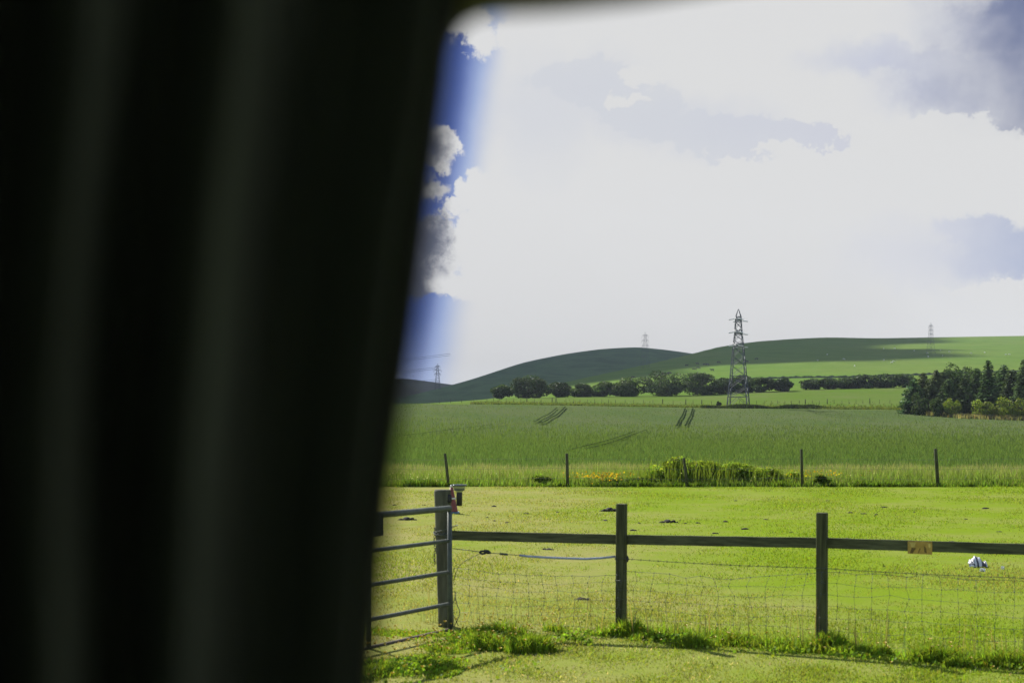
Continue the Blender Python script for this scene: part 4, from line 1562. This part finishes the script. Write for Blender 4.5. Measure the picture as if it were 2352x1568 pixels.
# electric strand with insulator, spring and hose
YE = 14.3
def ep(px, py, Y): return Vector((hz_px(px, Y), Y, EYE - (py - HY) / F * Y))
el = thing('electric_fence_wire', 'thin wire with a black insulator knob between gate post and fence post', 'wire', tuple(ep(1110, 1267, 14.18)))
oe = Vector(el.location)
mb = MB()
mb.tube([ep(1040, 1259, 14.33) - oe, ep(1075, 1263, 14.25) - oe, ep(1104, 1267, 14.18) - oe], 0.0042, n=6)
mb.tube([ep(1124, 1269, 14.15) - oe, ep(1160, 1272, 14.1) - oe, ep(1194, 1274.5, 14.05) - oe], 0.0034, n=6)
mb.tube([ep(1104, 1270, 14.18) - oe, ep(1085, 1279, 14.2) - oe, ep(1064, 1290, 14.24) - oe, ep(1054, 1300, 14.26) - oe, ep(1047, 1316, 14.28) - oe, ep(1042, 1332, 14.3) - oe], 0.003, n=6)
mb.build('strand', M_wire, el)
mb = MB()
c = ep(1109, 1268, 14.18) - oe
mb.tube([c + Vector((0.030 * math.cos(k * math.pi / 6), 0, 0.014 * math.sin(k * math.pi / 6))) for k in range(12)], 0.010, n=8, closed=True)
mb.tube([ep(1112, 1265, 14.18) - oe, ep(1121, 1267, 14.17) - oe, ep(1127, 1270, 14.16) - oe], [0.017, 0.022, 0.010], n=10)
mb.build('insulator', M_black, el)
mb = MB()
for i in range(26):
    pass
p0, p1 = ep(1148, 1271.2, 14.12) - oe, ep(1166, 1272.6, 14.1) - oe
pts = []
for k in range(90):
    s = k / 89
    a = k * 0.9
    pts.append(p0 + (p1 - p0) * s + Vector((0, 0.010 * math.cos(a), 0.010 * math.sin(a))))
mb.tube(pts, 0.003, n=5)
mb.build('spring', M_wire, el)
hs = thing('hose', 'sagging length of grey plastic pipe threaded on the wire left of the fence post', 'pipe', tuple(ep(1300, 1281, 13.98)))
oh = Vector(hs.location)
mb = MB()
hp = [(1193, 1274.5, 14.06), (1212, 1277, 14.05), (1250, 1279.5, 14.02), (1300, 1281.5, 13.98), (1345, 1283, 13.96), (1380, 1281, 13.93), (1414, 1277.5, 13.9)]
mb.tube([ep(*q) - oh for q in hp], 0.0115, n=12)
mb.build('pipe', M_pipe, hs)
mb = MB()
q = ep(1418, 1280, 13.84) - oh
mb.tube([ep(1414, 1277, 13.87) - oh, ep(1413, 1284, 13.84) - oh, ep(1419, 1290, 13.83) - oh], 0.004, n=6)
mb.build('tie', M_wire, hs)
mb = MB()
q = ep(1441, 1283, 13.82) - o1
mb.tube([q + Vector((0, 0, .03)), q + Vector((0.004, 0, 0.0)), q + Vector((-0.004, 0, -0.03))], [0.006, 0.014, 0.008], n=8)
mb.build('insulator', M_black, fence1)
# loose old wire by the foot of the gate post
lw = thing('loose_wire', 'bent length of loose dark wire sticking up at the foot of the gate post', 'wire', tuple(ep(1050, 1440, 14.2)))
ol = Vector(lw.location)
mb = MB()
mb.tube([ep(*q, 14.2) - ol for q in ((1047, 1358), (1046, 1372), (1050, 1388), (1056, 1402), (1055, 1413), (1049, 1426), (1043, 1438))], 0.0045, n=6)
mb.tube([ep(*q, 14.2) - ol for q in ((1045, 1372), (1040, 1386))], 0.004, n=6)
mb.tube([ep(*q, 14.2) - ol for q in ((1042, 1412), (1048, 1426), (1053, 1437))], 0.004, n=6)
mb.build('strand', M_wire, lw)


# ------------------------------------------------------------------ litter and droppings
def gpt(px, py):
    Y = EYE * F / (py - HY)
    return Vector((hz_px(px, Y), Y, 0))


def scrap():
    p = gpt(2247, 1302)
    t = thing('litter', 'crumpled white and black plastic wrapper lying on the pasture right of the amber plate', 'litter', tuple(p))
    # bent sheet with raised back and ridged folds
    nu, nv = 26, 14
    vs, fs = [], []
    for th in (0.0, 0.006):
        for i in range(nu):
            s = i / (nu - 1)
            for j in range(nv):
                q = j / (nv - 1)
                x = -0.15 + 0.27 * s + 0.05 * q * (1 - s) * 0.6
                hgt = 0.155 * math.sin(min(1, 0.12 + s * 1.05) * math.pi * 0.86) ** 0.8
                z = hgt * (1 - (1 - q) ** 2) * 0.95 + 0.012 + 0.010 * math.sin(s * 21) * q + 0.006 * math.sin(s * 47 + q * 5)
                y = -0.06 + 0.16 * q ** 1.3 + 0.012 * math.sin(s * 19)
                if q > 0.8:
                    z -= (q - 0.8) * 0.14
                vs.append((x, y + th, z - th))
    o = nu * nv
    for i in range(nu - 1):
        for j in range(nv - 1):
            a = i * nv + j
            fs.append((a, a + nv, a + nv + 1, a + 1))
            fs.append((o + a, o + a + 1, o + a + nv + 1, o + a + nv))
    mb = MB()
    mb.raw(vs, fs, True)
    for i in range(nu - 1):
        a = i * nv
        mb.f += [(a, o + a, o + a + nv, a + nv), (a + nv - 1, a + 2 * nv - 1, o + a + 2 * nv - 1, o + a + nv - 1)]
        mb.sm += [False, False]
    m, T, out = new_mat('striped_wrapper')
    tc_ = T.new('ShaderNodeTexCoord')
    x, y, z = T.xyz(tc_.outputs['Object'])
    n, _ = T.noise(tc_.outputs['Object'], 22, 3)
    xx = T.add(x, T.mul(T.sub(n, 0.5), 0.03))
    s1 = T.mul(T.step(xx, -0.035, -0.025), T.step(xx, -0.002, -0.012))
    s2 = T.mul(T.step(xx, 0.036, 0.046), T.step(xx, 0.104, 0.094))
    s3 = T.mul(T.step(n, 0.47, 0.56), T.step(xx, -0.045, -0.07))
    cc = T.mix(T.mx(T.mx(s1, s2), s3), (0.62, 0.62, 0.66), (0.05, 0.05, 0.065))
    pb = T.new('ShaderNodeBsdfPrincipled')
    T.put(pb.inputs['Base Color'], cc)
    pb.inputs['Roughness'].default_value = 0.4
    T.l.new(pb.outputs[0], out.inputs[0])
    mb.build('wrapper', m, t)
    for (px, py, w, lab) in ((2257, 1312, 0.07, 'small white scrap of plastic lying in front of the crumpled wrapper'), (2303, 1307, 0.045, 'tiny white scrap of plastic lying right of the crumpled wrapper')):
        p = gpt(px, py)
        mb = MB()
        vs = []
        for i in range(5):
            for j in range(4):
                vs.append((w * (i / 4 - .5), w * .6 * (j / 3 - .5), 0.03 + 0.02 * math.sin(i * 1.7 + j * 2.1)))
        fs = [(i * 4 + j, i * 4 + 4 + j, i * 4 + 5 + j, i * 4 + 1 + j) for i in range(4) for j in range(3)]
        mb.raw(vs, fs)
        vs2 = [(v[0], v[1], v[2] - 0.022) for v in vs]
        mb.raw(vs2, [tuple(reversed(f)) for f in fs])
        o = mb.build('litter', M_whiteplast, None, tuple(p))
        tag(o, lab, 'litter')


scrap()


def lump_mesh(name, pieces, seed):
    r = random.Random(seed)
    mb = MB()
    for (x, y, rad, hgt) in pieces:
        n = 9
        prof = [(1.0, 0.0), (0.95, 0.45), (0.6, 0.85), (0.15, 1.0)]
        vs = []
        ph = r.uniform(0, 6)
        for (q, z) in prof:
            for k in range(n):
                a = 2 * math.pi * k / n
                w = 1 + 0.25 * math.sin(3 * a + ph) + r.uniform(-.15, .15)
                vs.append((x + rad * q * w * math.cos(a), y + rad * q * w * math.sin(a), hgt * z * r.uniform(.85, 1.15) - 0.004))
        fs = [(i * n + k, i * n + (k + 1) % n, i * n + n + (k + 1) % n, i * n + n + k) for i in range(3) for k in range(n)]
        fs.append(tuple(3 * n + k for k in range(n)))
        mb.raw(vs, fs, True)
    return mb.mesh(name)


def dung():
    big1 = lump_mesh('dung_pile', [(0, 0, 0.10, 0.10), (0.13, 0.03, 0.07, 0.07), (-0.12, 0.0, 0.07, 0.06), (0.05, -0.08, 0.06, 0.06), (-0.22, 0.02, 0.04, 0.03), (0.22, -0.02, 0.04, 0.04), (-0.05, 0.09, 0.07, 0.07)], 1)
    big2 = lump_mesh('dung_pile', [(0, 0, 0.09, 0.07), (0.12, 0.02, 0.06, 0.06), (-0.13, 0.01, 0.06, 0.04), (0.2, 0.0, 0.03, 0.03)], 2)
    small = [lump_mesh('dung_pile', [(0, 0, 0.05, 0.035), (0.06, 0.02, 0.035, 0.03)], 3 + k) for k in range(3)]
    tag(link('dung_pile', big1, M_dung, None, gpt(1400, 1174)), 'largest heap of dark dung, just left of the first fence post top', 'dung', 'dung on the pasture')
    tag(link('dung_pile', big2, M_dung, None, gpt(934, 1194)), 'broken dark dung heap seen through the gate bars', 'dung', 'dung on the pasture')
    tag(link('dung_pile', big2.copy(), M_dung, None, gpt(1534, 1200)), 'flat dark dung heap a little right of the first fence post top', 'dung', 'dung on the pasture')
    spots = [(1395, 1128), (1390, 1195), (1453, 1218), (1280, 1176), (1468, 1201), (1575, 1202), (1602, 1201), (1666, 1198), (1712, 1215), (1758, 1193), (1818, 1222), (1952, 1178), (1986, 1180), (2012, 1182), (2030, 1165), (2086, 1243), (2100, 1176), (2218, 1192),
             (2262, 1168), (2297, 1221), (2330, 1130), (1135, 1163), (1120, 1188), (1210, 1180), (975, 1160), (905, 1160), (1690, 1150), (1620, 1140), (1900, 1150), (1335, 1376), (1262, 1262), (1640, 1225), (2188, 1245), (2215, 1255), (1945, 1240), (1135, 1196), (1165, 1200)]
    r = random.Random(4)
    for (px, py) in spots:
        o = link('dung_pile', small[r.randrange(3)], M_dung, None, gpt(px, py))
        s = r.uniform(0.55, 1.25)
        o.scale = (s * r.uniform(.8, 1.5), s, s * r.uniform(.7, 1.1))
        o.rotation_euler = (0, 0, r.uniform(0, 6.28))
        tag(o, 'small dark clod of dung lying on the pasture', 'dung', 'small dung clods on the pasture')


dung()


# ------------------------------------------------------------------ pylons
def body_half(z, H):
    f = z / H
    return float(np.interp(f, [0, 0.315, 0.62, 0.74, 0.87, 0.924, 1.0], [0.1023, 0.0740, 0.0496, 0.036, 0.029, 0.0265, 0.002])) * H


def pylon(name, label, base, H, rz, arm, strain, thick=1.0, wide_arms=False, group='lattice pylons'):
    t = thing(name, label, 'pylon', tuple(base), rz, group)
    s = thick
    lv = [0, 0.10, 0.20, 0.315, 0.42, 0.52, 0.62, 0.68, 0.74, 0.805, 0.87, 0.924]
    for (sx, sy) in ((-1, -1), (1, -1), (1, 1), (-1, 1)):
        mb = MB()
        pts = [Vector((sx * body_half(f * H, H), sy * body_half(f * H, H), f * H - (0.15 if f == 0 else 0))) for f in lv + [1.0]]
        mb.tube(pts, [0.13 * s * (1 - 0.45 * f) for f in lv + [1.0]], n=4, smooth=False)
        mb.build('leg', M_steel, t)
    mb = MB()
    C = ((-1, -1), (1, -1), (1, 1), (-1, 1))
    for k in range(len(lv) - 1):
        z0, z1 = lv[k] * H, lv[k + 1] * H
        a0, a1 = body_half(z0, H), body_half(z1, H)
        for e in range(4):
            p, q = C[e], C[(e + 1) % 4]
            P0, Q0 = Vector((p[0] * a0, p[1] * a0, z0)), Vector((q[0] * a0, q[1] * a0, z0))
            P1, Q1 = Vector((p[0] * a1, p[1] * a1, z1)), Vector((q[0] * a1, q[1] * a1, z1))
            w = 0.075 * s
            if k == 0:
                mid = (P1 + Q1) / 2
                mb.bar(P0, mid, w)
                mb.bar(Q0, mid, w)
            else:
                mb.bar(P0, Q1, w)
                mb.bar(Q0, P1, w)
            if k in (0, 2, 5, 7, 9, 10):
                mb.bar(P1, Q1, w)
    mb.build('bracing', M_steel, t)
    for k, f in enumerate((0.62, 0.755, 0.89)):
        z = f * H
        a = body_half(z, H)
        L = arm * ((1.0, 1.15, 0.8)[k] if wide_arms else (1.0, 1.05, 0.95)[k])
        mb = MB()
        for sgn in (-1, 1):
            tip = Vector((0, sgn * L, z + 0.02 * H * 0.2))
            for sx in (-1, 1):
                mb.bar((sx * a, sgn * a, z), tip, 0.12 * s)
                mb.bar((sx * a, sgn * a, z + 0.035 * H), tip, 0.10 * s)
                mid = (Vector((sx * a, sgn * a, z)) + tip) / 2
                mb.bar(mid, Vector((sx * a, sgn * a, z + 0.035 * H)), 0.07 * s)
            mb.bar(Vector((-a, sgn * a, z)), Vector((a, sgn * a, z)), 0.12 * s)
        ar = mb.build('cross_arm', M_steel, t)
        for sgn in (-1, 1):
            tip = Vector((0, sgn * L, z))
            if strain:
                for d in (-1, 1):
                    mb = MB()
                    p0 = tip + Vector((d * 0.55, 0, -0.02))
                    p1 = tip + Vector((d * 1.95, 0, -0.18))
                    pts, rad = [], []
                    for i in range(25):
                        pts.append(p0 + (p1 - p0) * i / 24)
                        rad.append(0.17 if i % 2 else 0.10)
                    mb.tube(pts, rad, n=8)
                    mb.tube([tip, p0], 0.05, n=5)
                    mb.build('insulator', M_insul, ar)
            else:
                mb = MB()
                pts, rad = [], []
                for i in range(13):
                    pts.append(tip + Vector((0, 0, -0.2 - 1.7 * i / 12)))
                    rad.append(0.16 * s if i % 2 else 0.09 * s)
                mb.tube(pts, rad, n=6)
                mb.build('insulator', M_steel, ar)
    return t


pb_ = at(1696, 378)
H1 = EYE + (HY - 710) / F * 378 - pb_.z
pylon('pylon', 'nearest and largest steel lattice pylon, standing at the edge of the wheat', pb_, H1, R(-17.7), 4.0, True, 1.05)
p2 = ground_pt(1482, 846, 501) or at(1482, 1150)
H2 = (EYE + (HY - 762) / F * p2.y) - p2.z
pylon('pylon', 'faint pylon on the shaded hillside left of the nearest pylon', p2, H2, R(60), 3.0, False, 0.55)
p4 = ground_pt(2138, 812, 501)
H4 = (EYE + (HY - 741) / F * p4.y) - p4.z
pylon('pylon', 'faint pylon on the sunlit hillside above the conifer wood', p4, H4, R(20), 3.2, False, 0.65)
Y3 = 1440.0
p3 = Vector((hz_px(1005, Y3), Y3, EYE + (HY - 897) / F * Y3))
H3 = EYE + (HY - 835) / F * Y3 - p3.z
pylon('pylon', 'distant pylon in the gap at the far left beside the dark hill', p3, H3, R(82), 3.3, False, 1.25, True)

# conductors running left from the distant pylon
for k, (y0, y1, lab) in enumerate(((812, 822, 'highest pair of overhead cables above the far left hill'), (843, 852, 'middle pair of overhead cables running left from the distant pylon'), (871, 878, 'lowest pair of overhead cables just above the dark far hill'))):
    t = thing('power_line', lab, 'cable', (hz_px(1005, Y3), Y3, EYE + (HY - y0) / F * Y3))
    o = Vector(t.location)
    for d in (0, 4):
        mb = MB()
        pts = []
        for i in range(14):
            s = i / 13
            px = 1004 - 420 * s + (30 if k == 0 else 0)
            Y = Y3 + 200 * s
            py = y0 + d + (y1 - y0) * s * 3.2 - 6 * math.sin(math.pi * s) * -1
            pts.append(Vector((hz_px(px, Y), Y, EYE + (HY - py) / F * Y)) - o)
        mb.tube(pts, 0.13, n=5)
        mb.build('cable', M_steel, t)


# ------------------------------------------------------------------ livestock
def skin_animal(name, joints, edges, radii, mat):
    me = bpy.data.meshes.new(name)
    me.from_pydata(joints, edges, [])
    o = bpy.data.objects.new(name, me)
    COL.objects.link(o)
    sk = o.modifiers.new('skin', 'SKIN')
    ss = o.modifiers.new('sub', 'SUBSURF')
    ss.levels = 1
    ss.render_levels = 1
    for i, v in enumerate(me.skin_vertices[0].data):
        r = radii[i]
        v.radius = (r, r) if not isinstance(r, tuple) else r
        v.use_root = (i == 0)
    dg = bpy.context.evaluated_depsgraph_get()
    em = bpy.data.meshes.new_from_object(o.evaluated_get(dg))
    em.name = name
    bpy.data.objects.remove(o)
    bpy.data.meshes.remove(me)
    em.materials.clear()
    em.materials.append(mat)
    return em


def beast(name, L, H, fat, leg, mat, graze=True):
    """trunk along x, head at +x"""
    zb = H * 0.68
    J = [(0, 0, zb), (L * 0.30, 0, zb * 1.02), (L * 0.46, 0, zb * 1.06), (L * 0.62, 0, zb * (0.75 if graze else 1.25)), (L * 0.74, 0, zb * (0.28 if graze else 1.38)), (L * 0.86, 0, zb * (0.10 if graze else 1.28)),
         (-L * 0.30, 0, zb * 1.05), (-L * 0.46, 0, zb * 1.08), (-L * 0.53, 0, zb * 0.95), (-L * 0.54, 0, zb * 0.45)]
    Rr = [(fat, fat * .9), (fat * .95, fat * .85), (fat * .62, fat * .6), fat * .42, fat * .34, fat * .2, (fat * .9, fat * .85), fat * .55, fat * .10, fat * .06]
    E = [(0, 1), (1, 2), (2, 3), (3, 4), (4, 5), (0, 6), (6, 7), (7, 8), (8, 9)]
    for (root, x, back) in ((1, L * 0.32, 0), (6, -L * 0.34, 1)):
        for s in (-1, 1):
            b = len(J)
            y = s * fat * 0.55
            J += [(x, y, zb * 0.72), (x + (L * 0.04 if back else 0.0), y, zb * 0.48), (x - (L * 0.05 if back else 0), y, zb * 0.28), (x, y, 0.03)]
            Rr += [fat * .38, leg * 1.5, leg * 1.05, leg * .9]
            E += [(root, b), (b, b + 1), (b + 1, b + 2), (b + 2, b + 3)]
    return skin_animal(name, J, E, Rr, mat)


cow_me = [beast('cow', 2.2, 1.4, 0.40, 0.085, M_cow, True), beast('cow', 2.2, 1.4, 0.40, 0.085, M_cow, False)]
sheep_me = beast('sheep', 1.15, 0.85, 0.26, 0.05, M_sheep, True)
ORD = ['first', 'second', 'third', 'fourth', 'fifth', 'sixth', 'seventh', 'eighth', 'ninth', 'tenth', 'eleventh', 'twelfth', 'thirteenth', 'fourteenth', 'fifteenth', 'sixteenth', 'seventeenth', 'eighteenth', 'nineteenth', 'twentieth']
cows = sorted([(1447, 869), (1478, 873), (1527, 861), (1531, 857), (1592, 851), (1594, 847.5), (1602, 849.5), (1603, 840), (1612, 840), (1575, 850), (1633, 853), (1645, 836), (1708, 834), (1618, 845), (1510, 863)])
cows = sorted([(1453, 869), (1483, 878), (1537, 859), (1533, 861), (1521, 862), (1594, 850), (1603, 847), (1602, 837), (1618, 839), (1625, 839), (1636, 852), (1650, 834), (1716, 832), (1738, 826), (1577, 841)])
k = 0
for (px, py) in cows:
    p = ground_pt(px, py, 501)
    if p is None:
        continue
    o = link('cow', cow_me[k % 2], None, None, p)
    o.rotation_euler = (0, 0, random.choice((0, math.pi)) + random.uniform(-0.6, 0.6))
    o.scale = (1.1, 1.1, 1.1)
    tag(o, 'tiny black cow grazing on the far hillside, %s from the left of the herd' % ORD[k], 'cow', 'black cattle grazing on the far hillside')
    k += 1
sheeps = sorted([(2030, 802), (2055, 801), (2100, 806), (2130, 812), (2132, 820), (2160, 805), (2165, 818), (2180, 809), (2230, 812), (2262, 811), (2310, 816), (2318, 815), (1900, 815), (1938, 826), (1878, 829), (2030, 828), (2048, 834), (2052, 831), (1963, 842)])
k = 0
for (px, py) in sheeps:
    p = ground_pt(px, py, 501)
    if p is None:
        continue
    o = link('sheep', sheep_me, None, None, p)
    o.rotation_euler = (0, 0, random.uniform(0, 6.28))
    o.scale = (1.25, 1.25, 1.25)
    tag(o, 'tiny white sheep on the right hand hillside, %s from the left of the flock' % ORD[k], 'sheep', 'white sheep grazing on the right hand hillside')
    k += 1
# field wall below the hill
fw = thing('field_wall', 'thin dark boundary line of wall and fence across the foot of the sunlit hill', 'wall', tuple(at(1900, 640)))
ow = Vector(fw.location)
vs, fs = [], []
pxw = np.arange(1720, 2380, 6)
for i, px in enumerate(pxw):
    py = float(np.interp(px, [1720, 1830, 1950, 2100, 2200, 2380], [871, 868, 867, 862, 858, 852]))
    p = ground_pt(px, py, 500.5)
    h = 0.9 + 0.35 * math.sin(px * 0.31) * math.sin(px * 0.083)
    p = p - ow
    vs += [p + Vector((0, -0.3, -0.2)), p + Vector((0, -0.2, h)), p + Vector((0, 0.2, h)), p + Vector((0, 0.3, -0.2))]
    if i:
        a = 4 * i
        for q in range(3):
            fs.append((a - 4 + q, a + q, a + q + 1, a - 3 + q))
mbw = MB()
mbw.raw(vs, fs)
mbw.build('stonework', solid('dark_field_stone', (0.07, 0.09, 0.055), 0.9, var=0.5, scale=0.6), fw)


# ------------------------------------------------------------------ vehicle round the viewer: wall with window, roof, floor
YWIN = 0.56
M_body = solid('grey_interior_lining', (0.55, 0.56, 0.53), 0.8, var=0.1, scale=8, spec=0.15)
M_frame = solid('black_window_rubber', (0.010, 0.010, 0.011), 0.6, var=0.1, spec=0.2)
van = thing('campervan', 'black inside of the vehicle framing the view with a rounded window corner', 'van', (0, 0, 0))


def wp(px, py): return ((px - CX) / F * YWIN, EYE + (HY - py) / F * YWIN)


# opening outline, counter-clockwise from top right
open_pts = []
edge_px = [(1012, 330 - 230), (1000, 215), (990, 290), (966, 470), (936, 700), (915, 850), (890, 1000), (872, 1150), (856, 1300), (840, 1480), (832, 1568), (810, 1900), (790, 2300)]
corner = [(1130, -48), (1100, -43), (1068, -29), (1047, -8), (1034, 22), (1026, 55)]
top = [(14500, -320), (6000, -260), (2400, -170), (1900, -140), (1700, -110), (1500, -78), (1300, -57), (1200, -51)]
open_pts = [wp(*q) for q in top + corner + edge_px] + [wp(900, 3300), wp(14500, 3300)]


def van_wall():
    x0, x1, z0, z1 = -2.6, 3.2, 0.02, 2.72
    bm_v = []
    n = len(open_pts)
    mb = MB()
    # ring from the opening to the wall rectangle, inner and outer skins
    def proj(p):
        # matching point on the rectangle
        cx_, cz_ = 0.8, 2.0
        dx_, dz_ = p[0] - cx_, p[1] - cz_
        s = 1e9
        for (d, lo, hi) in ((dx_, x0 - cx_, x1 - cx_), (dz_, z0 - cz_, z1 - cz_)):
            if d > 1e-9: s = min(s, hi / d)
            elif d < -1e-9: s = min(s, lo / d)
        return (cx_ + dx_ * s, cz_ + dz_ * s)
    rect = [(x1, z1), (x0, z1), (x0, z0), (x1, z0)]
    import mathutils
    from mathutils.geometry import tessellate_polygon
    loops = [[Vector((p[0], 0, p[1])) for p in rect], [Vector((p[0], 0, p[1])) for p in open_pts]]
    flat = [(v.x, v.z) for l in loops for v in l]
    tris = tessellate_polygon([[Vector((v.x, v.z, 0)) for v in l] for l in loops])
    m = len(flat)
    for (y, flip) in ((YWIN, False), (YWIN + 0.05, True)):
        vs = [(p[0], y, p[1]) for p in flat]
        mb.raw(vs, [tuple(reversed(t)) if flip else tuple(t) for t in tris])
    # reveal, in black rubber
    rv = MB()
    for i in range(n):
        a, b = open_pts[i], open_pts[(i + 1) % n]
        rv.raw([(a[0], YWIN, a[1]), (b[0], YWIN, b[1]), (b[0], YWIN + .05, b[1]), (a[0], YWIN + .05, a[1])], [(0, 1, 2, 3)])
    rv.build('window_frame', M_frame, van)
    # other sides, roof and floor
    def slab(xa, xb, ya, yb, za, zb):
        mb.box(((xa + xb) / 2, (ya + yb) / 2, (za + zb) / 2), (xb - xa, yb - ya, zb - za))
    slab(x0 - 0.04, x0 - 0.002, -1.7, YWIN + 0.05, z0, z1)
    slab(x1 + 0.002, x1 + 0.04, -1.7, YWIN + 0.05, z0, z1)
    slab(x0 - 0.04, x1 + 0.04, -1.74, -1.702, z0, z1)
    slab(x0 - 0.04, x1 + 0.04, -1.74, YWIN + 0.05, z1 + 0.002, z1 + 0.05)
    slab(x0, x1, -1.7, YWIN - 0.002, 0.50, 0.55)
    mb.build('body', M_body, van)
    # rubber seal round the opening
    mb = MB()
    pts = [Vector((p[0], YWIN - 0.006, p[1])) for p in open_pts]
    mb.tube(pts, 0.006, n=8, closed=True)
    mb.build('window_seal', M_frame, van)


van_wall()


# curtain drawn to the left of the window
def curtain():
    m, T, out = new_mat('dark_curtain_cloth')
    tc_ = T.new('ShaderNodeTexCoord')
    n, _ = T.noise(T.scalev(tc_.outputs['Object'], (60, 60, 3)), 1.0, 3)
    c = T.mix(n, (0.205, 0.245, 0.212), (0.255, 0.298, 0.262))
    d = T.new('ShaderNodeBsdfPrincipled')
    T.put(d.inputs['Base Color'], c)
    d.inputs['Roughness'].default_value = 0.95
    d.inputs['Specular IOR Level'].default_value = 0.05
    T.l.new(d.outputs[0], out.inputs[0])
    Yc = 0.47
    nu, nv = 200, 50
    vs, fs = [], []
    ex = [q[0] for q in [(1040, -400)] + [(1032, -100), (1026, 60), (1000, 215), (985, 320), (950, 500), (915, 760), (880, 1000), (860, 1200), (840, 1480), (832, 1600), (820, 1900), (800, 2600)]]
    ey = [-400, -100, 60, 215, 320, 500, 760, 1000, 1200, 1480, 1600, 1900, 2600]
    for side in (0, 1):
        for i in range(nu + 1):
            w = 1300 * i / nu                       # distance from the leading edge
            for j in range(nv + 1):
                py = -350 + 2900 * j / nv
                s = np.interp(py, [0, 1568], [1.0, 0.86])
                px = float(np.interp(py, ey, ex)) - 18 - w * s
                if w < 215:
                    dep = 0.045 * math.cos(w / 215 * math.pi / 2) ** 1.5 - 0.030
                else:
                    ph = (w - 372) / 350 * 2 * math.pi
                    dep = 0.033 * math.sin(ph) * min(1.0, (w - 215) / 60) - 0.030 * max(0.0, 1 - (w - 215) / 60) + 0.005 * math.sin(py / 260 + w / 90)
                ph = (w - 372) / 350 * 2 * math.pi
                Y = Yc - dep
                x = (px - CX) / F * Y
                z = EYE + (HY - py) / F * Y
                vs.append((x, Y + (0.0025 if side else 0), z))
    o = (nu + 1) * (nv + 1)
    for i in range(nu):
        for j in range(nv):
            a = i * (nv + 1) + j
            b = a + nv + 1
            fs.append((a, b, b + 1, a + 1))
            fs.append((o + a, o + a + 1, o + b + 1, o + b))
    for j in range(nv):
        fs.append((j, j + 1, o + j + 1, o + j))
    me = fast_mesh('curtain', vs, fs, smooth=True)
    tag(link('curtain', me, m), 'dark out of focus curtain hanging in folds at the left of the window', 'curtain')


curtain()

# ------------------------------------------------------------------ air between here and the hills
def haze():
    mb = MB()
    mb.box((0, 2300, 67.5), (7000, 5000, 217))
    m, T, out = new_mat('haze_air')
    v = T.new('ShaderNodeVolumePrincipled')
    v.inputs['Color'].default_value = (0.72, 0.80, 0.95, 1)
    v.inputs['Density'].default_value = 0.00006
    v.inputs['Anisotropy'].default_value = 0.2
    T.l.new(v.outputs[0], out.inputs['Volume'])
    o = mb.build('haze', m)
    tag(o, 'thin bluish air softening the far hills', 'haze', None, 'stuff')


haze()
